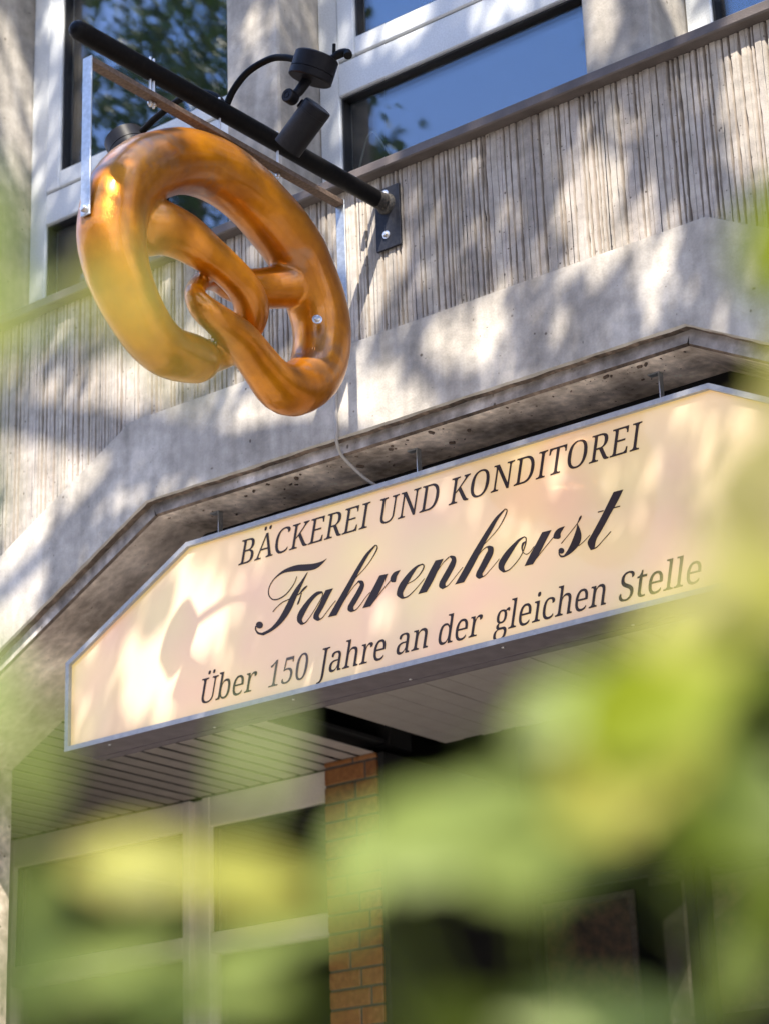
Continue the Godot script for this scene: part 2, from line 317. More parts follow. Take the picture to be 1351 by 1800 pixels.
const PRETZEL_ROPE := [
	[-0.010, 4.521, 1.221, 0.088],
	[0.010, 4.530, 1.182, 0.084],
	[0.030, 4.523, 1.112, 0.074],
	[0.050, 4.494, 1.041, 0.063],
	[0.060, 4.464, 0.947, 0.056],
	[0.060, 4.432, 0.864, 0.055],
	[0.050, 4.390, 0.812, 0.056],
	[0.020, 4.356, 0.787, 0.055],
	[-0.030, 4.320, 0.777, 0.054],
	[-0.055, 4.269, 0.809, 0.056],
	[-0.050, 4.220, 0.874, 0.052],
	[-0.030, 4.178, 0.953, 0.056],
	[-0.015, 4.156, 1.001, 0.074],
	[0.000, 4.132, 1.141, 0.079],
	[0.000, 4.167, 1.235, 0.084],
	[0.000, 4.254, 1.318, 0.092],
	[0.000, 4.353, 1.372, 0.100],
	[0.000, 4.469, 1.385, 0.104],
	[0.000, 4.581, 1.353, 0.106],
	[0.000, 4.699, 1.253, 0.106],
	[0.000, 4.783, 1.131, 0.105],
	[0.000, 4.827, 1.015, 0.104],
	[0.000, 4.840, 0.897, 0.103],
	[0.000, 4.820, 0.765, 0.102],
	[0.000, 4.766, 0.630, 0.102],
	[0.000, 4.693, 0.516, 0.102],
	[0.000, 4.587, 0.443, 0.101],
	[0.000, 4.484, 0.405, 0.099],
	[0.000, 4.377, 0.407, 0.096],
	[0.000, 4.277, 0.448, 0.091],
	[0.000, 4.195, 0.554, 0.087],
	[0.010, 4.183, 0.656, 0.076],
	[0.030, 4.213, 0.761, 0.066],
	[0.055, 4.252, 0.886, 0.060],
	[0.060, 4.273, 0.986, 0.049],
	[0.050, 4.299, 1.042, 0.042],
	[0.020, 4.354, 1.043, 0.034],
	[-0.030, 4.443, 0.955, 0.031],
	[-0.060, 4.495, 0.857, 0.036],
	[-0.070, 4.518, 0.745, 0.055],
	[-0.060, 4.549, 0.633, 0.067],
	[-0.030, 4.581, 0.542, 0.074],
	[0.000, 4.610, 0.472, 0.080],
]

const SUN_GAPS := [
	[-0.12, 4.92, 0.18, 0.28],
	[0.83, 4.73, 0.17, 0.27],
	[1.46, 4.91, 0.14, 0.32],
	[1.04, 4.50, 0.09, 0.15],
	[0.37, 4.46, 0.12, 0.15],
	[0.18, 4.40, 0.10, 0.16],
	[-0.02, 4.26, 0.16, 0.14],
	[-0.19, 4.36, 0.13, 0.13],
	[-0.58, 4.36, 0.35, 0.15],
	[-0.97, 4.34, 0.13, 0.17],
	[-1.74, 4.61, 0.35, 0.25],
	[-1.44, 4.69, 0.31, 0.17],
	[-1.05, 4.76, 0.28, 0.15],
	[-1.83, 4.27, 0.17, 0.28],
	[-1.43, 4.34, 0.28, 0.15],
	[-1.88, 4.03, 0.13, 0.17],
	[-1.23, 3.69, 0.14, 0.17],
	[-0.98, 3.94, 0.12, 0.18],
	[-0.87, 3.81, 0.10, 0.13],
	[-0.14, 4.02, 0.13, 0.14],
	[-0.37, 3.99, 0.07, 0.15],
	[0.21, 3.87, 0.09, 0.15],
	[0.56, 3.71, 0.16, 0.11],
	[1.26, 3.85, 0.18, 0.15],
	[-1.12, 3.61, 0.10, 0.13],
	[0.05, 6.35, 0.18, 0.08],
	[0.47, 6.27, 0.18, 0.06],
	[-1.80, 7.16, 0.08, 0.17],
	[0.92, 5.47, 0.08, 0.15],
	[1.21, 5.78, 0.13, 0.13],
	[-0.21, 5.19, 0.16, 0.06],
	[-2.00, 6.86, 0.10, 0.15],
	[-0.61, 6.13, 0.08, 0.11],
	[-1.04, 3.78, 0.07, 0.11],
	[-0.65, 3.13, 0.13, 0.20],
	[-0.53, 3.44, 0.10, 0.15],
	[-0.37, 3.63, 0.06, 0.09],
	[-0.30, 3.42, 0.10, 0.15],
	[-0.43, 3.02, 0.07, 0.11],
	[-0.53, 3.05, 0.07, 0.11],
	[-0.44, 3.10, 0.08, 0.12],
	[-0.40, 3.69, 0.06, 0.09],
	[-0.94, 2.33, 0.06, 0.09],
	[-0.91, 2.05, 0.09, 0.14],
	[-0.85, 2.03, 0.07, 0.11],
	[-0.66, 2.77, 0.06, 0.09],
	[-2.02, 6.50, 0.07, 0.45],
	[0.98, 5.60, 0.03, 0.12],
]

const LEAF_SPRAYS := {
	"a": [
		[3.726, 1.455, 5.154, 0.90, -0.04, -0.42, 0.42, 0.24, 0.87, 0.053, 0.021, 0],
		[3.764, 1.446, 5.144, 0.55, -0.05, -0.84, 0.83, 0.20, 0.53, 0.052, 0.020, 0],
		[3.758, 1.457, 5.083, 0.12, 0.99, -0.03, 0.80, -0.08, 0.59, 0.046, 0.016, 1],
		[3.727, 1.415, 5.204, 0.41, 0.91, 0.05, 0.74, -0.36, 0.57, 0.043, 0.021, 1],
		[3.716, 1.423, 5.158, 0.78, 0.24, -0.58, 0.62, -0.11, 0.78, 0.053, 0.013, 1],
		[3.716, 1.415, 5.119, 0.84, 0.12, -0.53, 0.54, -0.06, 0.84, 0.066, 0.018, 1],
		[3.724, 1.414, 5.089, 0.80, -0.24, -0.55, 0.26, -0.70, 0.67, 0.040, 0.014, 2],
		[3.604, 1.469, 5.087, 0.50, 0.80, 0.33, 0.43, -0.56, 0.71, 0.031, 0.013, 1],
		[3.672, 1.450, 5.027, 0.82, 0.16, -0.54, 0.57, -0.19, 0.80, 0.053, 0.011, 1],
	],
	"b": [
		[3.792, 1.460, 5.083, 0.92, 0.02, -0.40, 0.40, -0.00, 0.92, 0.057, 0.025, 1],
		[3.844, 1.454, 5.088, 0.80, 0.21, -0.56, 0.60, -0.28, 0.75, 0.067, 0.035, 1],
		[3.876, 1.469, 5.093, 0.86, 0.49, -0.15, 0.19, -0.04, 0.98, 0.051, 0.035, 0],
		[3.800, 1.477, 5.060, 0.59, 0.46, -0.66, 0.69, 0.13, 0.71, 0.060, 0.022, 1],
		[3.753, 1.485, 5.041, 0.75, 0.47, -0.47, 0.57, -0.09, 0.82, 0.038, 0.017, 1],
		[3.840, 1.400, 5.054, 0.83, 0.05, -0.55, 0.52, 0.26, 0.81, 0.072, 0.021, 1],
		[3.805, 1.400, 5.080, 0.84, -0.14, -0.53, 0.33, -0.64, 0.69, 0.049, 0.017, 2],
		[3.826, 1.414, 4.953, 0.64, 0.25, -0.73, 0.69, -0.59, 0.41, 0.051, 0.017, 2],
	],
	"c": [
		[3.891, 1.491, 5.092, 0.91, 0.33, -0.26, 0.31, -0.12, 0.94, 0.060, 0.036, 3],
		[3.834, 1.510, 5.050, 0.76, 0.44, -0.48, 0.52, 0.05, 0.86, 0.052, 0.022, 1],
		[3.938, 1.498, 5.131, 0.95, -0.02, -0.30, 0.28, 0.41, 0.87, 0.051, 0.032, 0],
		[3.905, 1.503, 5.052, 0.74, -0.40, -0.55, 0.19, -0.65, 0.73, 0.049, 0.028, 2],
		[3.863, 1.478, 5.013, 0.36, 0.92, 0.13, 0.69, -0.36, 0.62, 0.060, 0.026, 2],
		[3.892, 1.466, 5.032, 0.28, 0.94, -0.22, 0.65, -0.02, 0.76, 0.046, 0.029, 2],
		[3.857, 1.491, 5.024, 0.74, 0.66, 0.13, 0.17, -0.37, 0.91, 0.040, 0.024, 0],
		[3.870, 1.442, 4.991, 0.42, 0.83, 0.36, 0.56, -0.55, 0.62, 0.044, 0.020, 2],
		[3.837, 1.430, 4.952, 0.62, 0.76, 0.21, 0.32, -0.49, 0.81, 0.046, 0.017, 1],
		[3.960, 1.507, 5.142, 0.00, 0.97, 0.23, 0.86, -0.12, 0.49, 0.036, 0.025, 0],
	],
	"d": [
		[3.962, 1.529, 5.150, 0.44, 0.82, 0.38, 0.41, -0.56, 0.72, 0.043, 0.031, 4],
		[3.943, 1.515, 5.134, 0.38, 0.87, -0.33, 0.56, 0.06, 0.83, 0.037, 0.017, 4],
		[3.962, 1.557, 5.116, 0.51, 0.79, 0.34, 0.42, -0.57, 0.70, 0.038, 0.024, 4],
		[3.933, 1.660, 5.045, 0.56, 0.79, 0.27, 0.25, -0.47, 0.85, 0.052, 0.034, 3],
		[3.923, 1.619, 5.033, 0.53, 0.84, 0.08, 0.26, -0.25, 0.93, 0.036, 0.018, 0],
	],
	"e": [
		[3.822, 1.586, 5.329, 0.44, 0.86, 0.25, 0.43, -0.45, 0.78, 0.047, 0.034, 1],
		[3.794, 1.576, 5.300, 0.52, 0.80, -0.29, 0.43, 0.05, 0.90, 0.043, 0.025, 0],
		[3.816, 1.574, 5.305, 0.85, 0.34, -0.39, 0.43, -0.04, 0.90, 0.041, 0.008, 1],
		[3.900, 1.542, 5.345, 0.40, 0.92, 0.04, 0.44, -0.23, 0.87, 0.023, 0.012, 0],
		[3.897, 1.533, 5.319, 0.46, -0.53, -0.71, 0.88, 0.14, 0.46, 0.018, 0.006, 0],
		[3.780, 1.539, 5.293, 0.19, 0.98, 0.06, 0.81, -0.19, 0.55, 0.046, 0.026, 1],
	],
	"f": [
		[3.829, 1.446, 5.306, 0.36, 0.91, 0.19, 0.50, -0.36, 0.79, 0.038, 0.012, 1],
		[3.877, 1.446, 5.270, 0.20, 0.97, -0.11, 0.67, -0.06, 0.74, 0.035, 0.009, 1],
		[3.796, 1.474, 5.297, 0.23, 0.96, -0.15, 0.73, -0.07, 0.68, 0.037, 0.020, 1],
	],
}

# ---------------------------------------------------------------- scene
var to_sun := Vector3(0.675, 1.5, 1.0).normalized()
var M := {}

func _ready() -> void:
	camera_and_light()
	materials()
	ground()
	lintel()
	ribbed_wall()
	upper_storey()
	porch()
	pretzel_and_bracket()
	sign_board()
	cable()
	opposite_building()
	window_hook()
	trees()
	foreground_leaves()

func camera_and_light() -> void:
	var cam := Camera3D.new()
	cam.name = "camera"
	add_child(cam)
	cam.transform = Transform3D(Basis(Vector3(0.78945, -0.032608, -0.612948), Vector3(0.237103, 0.93728, 0.255516), Vector3(0.566172, -0.347049, 0.747667)).orthonormalized(), Vector3(4.246, 1.3, 5.7))
	var lens := CameraAttributesPhysical.new()
	lens.frustum_focal_length = 80.0
	lens.exposure_aperture = LENS_STOP
	lens.frustum_focus_distance = 7.35
	cam.attributes = lens
	cam.keep_aspect = Camera3D.KEEP_HEIGHT
	cam.near = 0.05
	cam.far = 900.0
	cam.fov = 25.538
	var env := Environment.new()
	env.background_mode = Environment.BG_SKY
	env.tonemap_mode = Environment.TONE_MAPPER_LINEAR
	env.tonemap_exposure = EXPOSURE
	env.sdfgi_enabled = true; env.ssao_enabled = true; env.ssil_enabled = true
	var sm := ProceduralSkyMaterial.new()
	sm.sky_top_color = lin(0.058, 0.205, 0.60)
	sm.sky_horizon_color = lin(0.67, 0.62, 0.55)
	sm.sky_curve = 0.22
	sm.ground_horizon_color = lin(0.42, 0.44, 0.46)
	sm.ground_bottom_color = lin(0.22, 0.21, 0.20)
	sm.sky_energy_multiplier = SKY_ENERGY
	sm.sky_cover = clouds()
	sm.sky_cover_modulate = Color(1, 1, 1)
	var sky := Sky.new(); sky.sky_material = sm
	env.sky = sky
	var we := WorldEnvironment.new(); we.name = "world_environment"; we.environment = env
	add_child(we)
	var sun := DirectionalLight3D.new(); sun.name = "sun"
	add_child(sun)
	sun.look_at_from_position(to_sun * 20.0, Vector3.ZERO, Vector3.UP)
	sun.light_energy = SUN_ENERGY; sun.light_color = Color(1.0, 0.963, 0.905); sun.light_angular_distance = 0.53
	sun.shadow_enabled = true

func clouds() -> ImageTexture:
	var w := 1024; var h := 512
	var f := FastNoiseLite.new(); f.seed = 16; f.frequency = 1.3; f.fractal_octaves = 5
	var im := Image.create(w, h, false, Image.FORMAT_RGBA8)
	for y in h / 2 + 20:
		var el := PI * (0.5 - (y + 0.5) / h)
		for x in w:
			var az := TAU * (x + 0.5) / w
			var d := Vector3(cos(el) * sin(az), sin(el) * 2.2, cos(el) * cos(az))
			var k := clampf((f.get_noise_3dv(d * 1.6) + 0.07) * 2.1, 0.0, 1.0)
			im.set_pixel(x, y, Color(1.0, 0.96, 0.89, k * k))
	return ImageTexture.create_from_image(im)

func materials() -> void:
	M.smooth = concrete(lin(0.36, 0.337, 0.297), lin(0.315, 0.287, 0.245), 0.26, 0.22, 300, 21, 0.45, 2.2)
	M.rib = concrete(lin(0.355, 0.328, 0.293), lin(0.305, 0.275, 0.24), 0.24, 0.12, 1500, 57, 0.7, 2.2)
	M.rib.vertex_color_use_as_albedo = true
	M.soffit = concrete(lin(0.58, 0.50, 0.42), lin(0.42, 0.34, 0.27), 0.45, 0.1, 700, 83, 0.7)
	M.dirt = concrete(lin(0.16, 0.12, 0.09), lin(0.09, 0.065, 0.05), 0.6, 0.2, 500, 91, 1.2)
	M.strip = concrete(lin(0.40, 0.375, 0.35), lin(0.25, 0.22, 0.19), 0.5, 0.2, 900, 133, 0.5)
	M.sill = grained(lin(0.10, 0.082, 0.072), lin(0.055, 0.043, 0.037), 0.012, 1.0, 0.6, 0.0, 1.2, 5, 0.15)
	M.frame_white = grained(lin(0.60, 0.62, 0.62), lin(0.54, 0.56, 0.56), 0.01, 1.0, 0.32, 0.0, 1.0, 15, 0.02)
	M.gasket = paint(lin(0.012, 0.012, 0.013), 0.5)
	M.glass = glass(lin(0.02, 0.03, 0.035), 0.06)
	M.room = paint(lin(0.07, 0.06, 0.055), 0.9)
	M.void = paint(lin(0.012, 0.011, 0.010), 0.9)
	M.black = grained(lin(0.004, 0.004, 0.0045), lin(0.010, 0.009, 0.008), 0.03, 2.0, 0.42, 0.0, 3.0, 25, 0.05)
	M.black.metallic_specular = 0.18
	M.chipped = grained(lin(0.005, 0.005, 0.005), lin(0.20, 0.16, 0.12), 0.035, 2.6, 0.6, 0.0, 5.0, 27, 0.15)
	M.plate = grained(lin(0.010, 0.011, 0.016), lin(0.022, 0.023, 0.028), 0.03, 1.2, 0.45, 0.1, 3.0, 35, 0.08)
	M.lamp = grained(lin(0.006, 0.006, 0.0075), lin(0.011, 0.011, 0.013), 0.04, 1.0, 0.42, 0.1, 4.0, 45, 0.03)
	M.plate.metallic_specular = 0.3; M.lamp.metallic_specular = 0.22
	M.galv = grained(lin(0.50, 0.53, 0.55), lin(0.33, 0.35, 0.36), 0.02, 1.0, 0.42, 0.75, 4.0, 55, 0.04)
	M.rusty = grained(lin(0.15, 0.105, 0.075), lin(0.06, 0.038, 0.025), 0.03, 1.0, 0.7, 0.2, 4.0, 65, 0.1)
	M.steel = paint(lin(0.55, 0.53, 0.50), 0.28, 0.9)
	M.alu = grained(lin(0.34, 0.34, 0.34), lin(0.26, 0.265, 0.27), 0.03, 1.0, 0.45, 0.2, 3.0, 75, 0.03)
	M.alu_dull = grained(lin(0.15, 0.13, 0.135), lin(0.10, 0.085, 0.09), 0.012, 1.0, 0.5, 0.2, 2.0, 78, 0.04)
	M.opal = opal()
	M.opal.clearcoat_enabled = true; M.opal.clearcoat = 0.35; M.opal.clearcoat_roughness = 0.04
	M.ink = paint(lin(0.034, 0.023, 0.021), 0.5, 0.0, 0.25)
	M.ink.clearcoat_enabled = true; M.ink.clearcoat = 0.08; M.ink.clearcoat_roughness = 0.04
	M.ink_brown = paint(lin(0.055, 0.028, 0.012), 0.45)
	M.ink_brown.clearcoat_enabled = true; M.ink_brown.clearcoat = 0.3; M.ink_brown.clearcoat_roughness = 0.04
	M.slat = grained(lin(0.40, 0.35, 0.315), lin(0.33, 0.29, 0.255), 0.01, 1.0, 0.5, 0.0, 1.5, 95, 0.02)
	M.slat_pale = grained(lin(0.31, 0.28, 0.25), lin(0.27, 0.24, 0.215), 0.01, 1.0, 0.5, 0.0, 1.5, 96, 0.02)
	M.cream = grained(lin(0.80, 0.73, 0.63), lin(0.72, 0.65, 0.55), 0.01, 1.0, 0.4, 0.0, 1.0, 105, 0.02)
	M.mortar = grained(lin(0.07, 0.055, 0.045), lin(0.12, 0.10, 0.085), 0.03, 1.0, 0.95, 0.0, 2.0, 115, 0.3)
	var cols := [lin(0.30, 0.125, 0.035), lin(0.20, 0.075, 0.022), lin(0.36, 0.165, 0.055), lin(0.15, 0.055, 0.02)]
	M.bricks = []
	for k in 4: M.bricks.append(grained(cols[k], cols[(k + 1) % 4], 0.02, 1.2, 0.55, 0.0, 2.0, 125 + k, 0.15))
	M.cable = paint(lin(0.30, 0.28, 0.25), 0.55)
	M.pale_wire = paint(lin(0.45, 0.55, 0.50), 0.4, 0.3)
	M.bark = grained(lin(0.16, 0.12, 0.09), lin(0.07, 0.05, 0.04), 0.03, 1.0, 0.9, 0.0, 2.0, 145, 0.8)
	M.gold = grained(lin(0.98, 0.98, 0.98), lin(0.70, 0.66, 0.62), 0.014, 1.0, 0.33, 0.66, 2.6, 155, 0.14, false)
	M.gold.vertex_color_use_as_albedo = true
	M.gold.clearcoat_enabled = true; M.gold.clearcoat = 0.4; M.gold.clearcoat_roughness = 0.09
	M.leaf = []
	var lc := [[0.18, 0.175, 0.030, Color(0.46, 0.465, 0.085)], [0.12, 0.15, 0.038, Color(0.34, 0.40, 0.095)], [0.05, 0.07, 0.003, Color(0.23, 0.27, 0.005)], [0.11, 0.135, 0.003, Color(0.42, 0.46, 0.004)], [0.22, 0.20, 0.08, Color(0.50, 0.46, 0.18)]]
	for q in lc:
		var m := paint(lin(q[0], q[1], q[2]), 0.5, 0.0, 0.3)
		m.backlight_enabled = true; m.backlight = q[3]
		M.leaf.append(m)
	var far := paint(lin(0.05, 0.10, 0.018), 0.45)
	far.backlight_enabled = true; far.backlight = Color(0.26, 0.36, 0.03)
	M.far_leaf = far

func opal() -> StandardMaterial3D:
	# opal acrylic, lit from inside by warm tubes that show as uneven patches
	var m := paint(lin(0.47, 0.38, 0.27), 0.35)
	m.uv1_triplanar = true; m.uv1_world_triplanar = true; m.uv1_scale = Vector3.ONE * 0.5
	var s := 256
	var a := noise_bytes(s, 401, 0.012, 2); var g := noise_bytes(s, 402, 0.02, 2)
	var out := PackedByteArray(); out.resize(s * s * 3)
	for i in s * s:
		var f := 0.86 + a[i] / 255.0 * 0.22
		out[3 * i] = int(clampf(236.0 * f, 0, 255)); out[3 * i + 1] = int(clampf((182.0 + (g[i] - 128.0) * 0.16) * f, 0, 255)); out[3 * i + 2] = int(clampf((96.0 - (g[i] - 128.0) * 0.1) * f, 0, 255))
	m.emission_enabled = true
	m.emission_texture = tex(s, out)
	m.emission = Color(0, 0, 0)
	m.emission_energy_multiplier = SIGN_GLOW
	return m

func ground() -> void:
	var b := MB.new()
	b.quad(Vector3(-400, -0.12, -400), Vector3(400, -0.12, -400), Vector3(400, -0.12, 400), Vector3(-400, -0.12, 400))
	tag(obj("road", b.mesh(), grained(lin(0.055, 0.054, 0.053), lin(0.075, 0.073, 0.07), 0.02, 1.0, 0.85, 0.0, 0.5, 205, 0.3), self), "dark asphalt road beyond the pavement", "", "", "structure")
	b = MB.new()
	b.span(Vector3(-60, -0.3, -8), Vector3(60, 0, 6.5), 0.01)
	tag(obj("pavement", b.mesh(), grained(lin(0.30, 0.28, 0.25), lin(0.24, 0.225, 0.20), 0.02, 1.0, 0.9, 0.0, 0.6, 215, 0.3), self), "grey pavement in front of the shop", "", "", "structure")
	b = MB.new()
	b.span(Vector3(-60, -0.3, 6.503), Vector3(60, 0.004, 6.65), 0.012)
	tag(obj("kerb", b.mesh(), M.smooth, self), "concrete kerb along the pavement", "", "", "structure")

func lintel() -> void:
	var t := thing("concrete_lintel", "smooth grey concrete lintel band with slanting ends framing the shop opening", "lintel")
	var outer: Array[Vector2] = [Vector2(-2.78, 0), Vector2(-2.78, 3.79), Vector2(-1.254, 4.606), Vector2(1.238, 4.606), Vector2(2.76, 3.79), Vector2(2.76, 0)]
	var inner: Array[Vector2] = [Vector2(-2.44, 0), Vector2(-2.44, 3.587), Vector2(-1.17, 4.268), Vector2(1.13, 4.268), Vector2(2.40, 3.587), Vector2(2.40, 0)]
	var low: Array[Vector2] = [Vector2(-2.386, 0), Vector2(-2.386, 3.55), Vector2(-1.15, 4.212), Vector2(1.115, 4.212), Vector2(2.35, 3.55), Vector2(2.35, 0)]
	var wide: Array[Vector2] = [Vector2(-6, 0), Vector2(-6, 3.4), Vector2(-4, 5.15), Vector2(4, 5.15), Vector2(6, 3.4), Vector2(6, 0)]
	var at := func(p: Vector2, z: float) -> Vector3: return Vector3(p.x, p.y, z)
	var rng := RandomNumberGenerator.new(); rng.seed = 4
	var face_b := MB.new(); var dirt := MB.new(); var strip := MB.new(); var soffit := MB.new(); var back := MB.new()
	for i in 5:
		var mid := (inner[i] + inner[i + 1]) * 0.5
		var inward := (Vector2(0, 3.0) - mid).normalized()
		var into := Vector3(inward.x, inward.y, 0)
		face_b.face(at.call(outer[i], 0.003), at.call(outer[i + 1], 0.003), at.call(inner[i + 1], 0.003), at.call(inner[i], 0.003), Vector3.BACK)
		face_b.face(at.call(outer[i], 0.003), at.call(outer[i + 1], 0.003), at.call(outer[i + 1], -0.03), at.call(outer[i], -0.03), -into)
		# ragged lower arris: the edge line is broken into short lengths that wander a few millimetres
		var m := 40
		for k in m:
			var a: Vector2 = inner[i].lerp(inner[i + 1], float(k) / m); var b: Vector2 = inner[i].lerp(inner[i + 1], float(k + 1) / m)
			var ja := (0.0 if k == 0 else sin(k * 2.1 + i) * 0.0018 + sin(k * 5.7) * 0.0012); var jb := (0.0 if k == m - 1 else sin((k + 1) * 2.1 + i) * 0.0018 + sin((k + 1) * 5.7) * 0.0012)
			var wa := a + inward * (0.006 + ja); var wb := b + inward * (0.006 + jb)
			face_b.face(at.call(a, 0.003), at.call(b, 0.003), at.call(wb, -0.006), at.call(wa, -0.006), Vector3.BACK + into)
			dirt.face(at.call(wa, -0.006), at.call(wb, -0.006), at.call(wb, -0.034), at.call(wa, -0.034), into)
			var la: Vector2 = low[i].lerp(low[i + 1], float(k) / m); var lb: Vector2 = low[i].lerp(low[i + 1], float(k + 1) / m)
			strip.face(at.call(wa, -0.034), at.call(wb, -0.034), at.call(lb - inward * 0.007, -0.031), at.call(la - inward * 0.007, -0.031), Vector3.BACK)
			dirt.face(at.call(la - inward * 0.007, -0.031), at.call(lb - inward * 0.007, -0.031), at.call(lb, -0.042), at.call(la, -0.042), Vector3.BACK + into)
			soffit.face(at.call(la, -0.042), at.call(lb, -0.042), at.call(lb, -0.5), at.call(la, -0.5), into)
		back.face(at.call(low[i], -0.5), at.call(low[i + 1], -0.5), at.call(wide[i + 1], -0.5), at.call(wide[i], -0.5), Vector3.FORWARD)
	obj("band_face", face_b.mesh(), M.smooth, t)
	obj("dirty_edge", dirt.mesh(), M.dirt, t)
	obj("drip_strip", strip.mesh(), M.strip, t)
	obj("soffit", soffit.mesh(), M.soffit, t)
	obj("back_face", back.mesh(), M.room, t)
	var board := MB.new()
	board.span(Vector3(-2.5, 3.83, -0.34), Vector3(2.5, 4.35, -0.30))
	obj("closing_board", board.mesh(), M.void, t)
	# cobwebs and lumps of dirt under the lintel: small dark crumbs on the soffit
	var crumbs := MB.new()
	for k in 90:
		var x := rng.randf_range(-1.15, 1.1); var z := -0.06 - rng.randf() * rng.randf() * 0.2
		var r := 0.002 + pow(rng.randf(), 4.0) * 0.011
		crumbs.box(Vector3(x, 4.212 - r * 0.3, z), Vector3(r * rng.randf_range(1.0, 2.5), r, r), r * 0.3, Basis(Vector3.UP, rng.randf() * TAU))
	tag(obj("dirt_crumbs", crumbs.mesh(), M.dirt, t), "", "", "", "stuff")

func band_top(x: float) -> float:
	if x < -1.254: return 4.606 + (x + 1.254) * 0.5348
	if x > 1.238: return 4.606 - (x - 1.238) * 0.5361
	return 4.606

func ribbed_wall() -> void:
	var t := thing("ribbed_wall", "board-ribbed grey concrete parapet with rough upright ribs above the smooth band", "wall")
	var rng := RandomNumberGenerator.new(); rng.seed = 77
	var wob := FastNoiseLite.new(); wob.seed = 5; wob.frequency = 0.9
	var b := MB.new()
	var rows := 34
	var x := -2.78
	var gx: Array[float] = []; var gw: Array[float] = []; var gd: Array[float] = []; var ge: Array[float] = []; var gs: Array[float] = []
	while x < 2.76:
		gx.append(x)
		var fine := rng.randf() < 0.45
		gw.append(rng.randf_range(0.0014, 0.0028) if fine else rng.randf_range(0.003, 0.006))
		gd.append(rng.randf_range(0.002, 0.005) if fine else rng.randf_range(0.008, 0.018))
		ge.append(rng.randf_range(0.2, 0.9) if fine and rng.randf() < 0.5 else 2.0)
		gs.append(-1.0 if rng.randf() < 0.5 else 1.0)
		x += rng.randf_range(0.012, 0.018) if rng.randf() < 0.3 else rng.randf_range(0.018, 0.028)
	gx.append(2.76); gw.append(0.003); gd.append(0.01); ge.append(2.0); gs.append(1.0)
	var top_z: Array[float] = []
	for i in gx.size(): top_z.append(rng.randf_range(-0.0045, 0.0))
	var count := gx.size()
	var row_at := func(i: int, j: int) -> Array:
		# four points of groove i at height row j: left lip, two of its bed, right lip
		var v := float(j) / rows
		var y0 := band_top(gx[i]); var y := lerpf(y0, 5.210, v)
		var cx := gx[i] + wob.get_noise_2d(i * 13.7, y * 3.0) * 0.0022 + wob.get_noise_2d(i * 31.7, y * 22.0) * 0.0009
		if i == 0 or i == count - 1: cx = gx[i]
		var w := gw[i] * (1.0 + 0.7 * wob.get_noise_2d(i * 7.1 + 400.0, y * 9.0))
		var d := gd[i] * (1.0 + 0.6 * wob.get_noise_2d(i * 5.3 + 900.0, y * 6.0))
		var open := clampf(((ge[i] - v) if gs[i] > 0.0 else (v - 1.0 + ge[i])) * 14.0, 0.0, 1.0)
		if v < 0.02: open *= 0.3
		d = d * open + 0.0008
		var za := top_z[maxi(i - 1, 0)] + wob.get_noise_2d(i * 3.3, y * 5.0) * 0.0014
		var zb := top_z[i] + wob.get_noise_2d(i * 3.3 + 77.0, y * 5.0) * 0.0014
		var chipped := 0.0015 if wob.get_noise_2d(i * 17.0 + 50.0, y * 40.0) > 0.38 else 0.0
		return [Vector3(cx - w - chipped, y, za), Vector3(cx - w * 0.35, y, -d), Vector3(cx + w * 0.35, y, -d), Vector3(cx + w + chipped, y, zb)]
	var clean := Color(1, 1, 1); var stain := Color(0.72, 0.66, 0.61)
	for i in count:
		var tone := 1.0 - 0.08 * rng.randf()
		clean = Color(tone, tone * rng.randf_range(0.985, 1.0), tone * rng.randf_range(0.95, 1.0))
		for j in rows + 1:
			var p: Array = row_at.call(i, j)
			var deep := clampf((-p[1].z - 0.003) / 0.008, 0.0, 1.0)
			var n0 := Vector3(1.0, 0, 0.6).normalized(); var n1 := Vector3(-1.0, 0, 0.6).normalized()
			b.tint = clean; b.vert(p[0], Vector3.BACK)
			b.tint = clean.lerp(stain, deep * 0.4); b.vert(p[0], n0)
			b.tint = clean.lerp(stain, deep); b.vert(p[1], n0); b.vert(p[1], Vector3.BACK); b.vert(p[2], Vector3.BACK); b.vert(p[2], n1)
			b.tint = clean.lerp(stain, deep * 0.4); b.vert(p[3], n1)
			b.tint = clean; b.vert(p[3], Vector3.BACK)
	var per := (rows + 1) * 8
	for i in count:
		for j in rows:
			var s := i * per + j * 8
			for k in [1, 3, 5]:
				b.tri_i(s + k, s + 8 + k, s + k + 1); b.tri_i(s + k + 1, s + 8 + k, s + 8 + k + 1)
			if i < count - 1:
				var e := s + per
				b.tri_i(s + 7, s + 15, e); b.tri_i(e, s + 15, e + 8)
	obj("rib_face", b.mesh(true), M.rib, t)
	# the wall goes on to both sides, out of the picture, and has a body behind the ribs
	var body := MB.new()
	body.span(Vector3(-6.0, 0, -0.48), Vector3(-2.781, 5.21, -0.006))
	body.span(Vector3(2.761, 0, -0.48), Vector3(6.0, 5.21, -0.006))
	body.span(Vector3(-2.78, 4.62, -0.30), Vector3(2.76, 5.20, -0.03))
	obj("wall_body", body.mesh(), M.rib, t)
	var s := MB.new()
	s.span(Vector3(-4.6, 5.2115, -0.36), Vector3(4.6, 5.252, 0.047), 0.005)
	tag(obj("window_sill", s.mesh(), M.sill, self), "long weathered stone sill capping the ribbed wall under the windows", "sill", "", "thing")

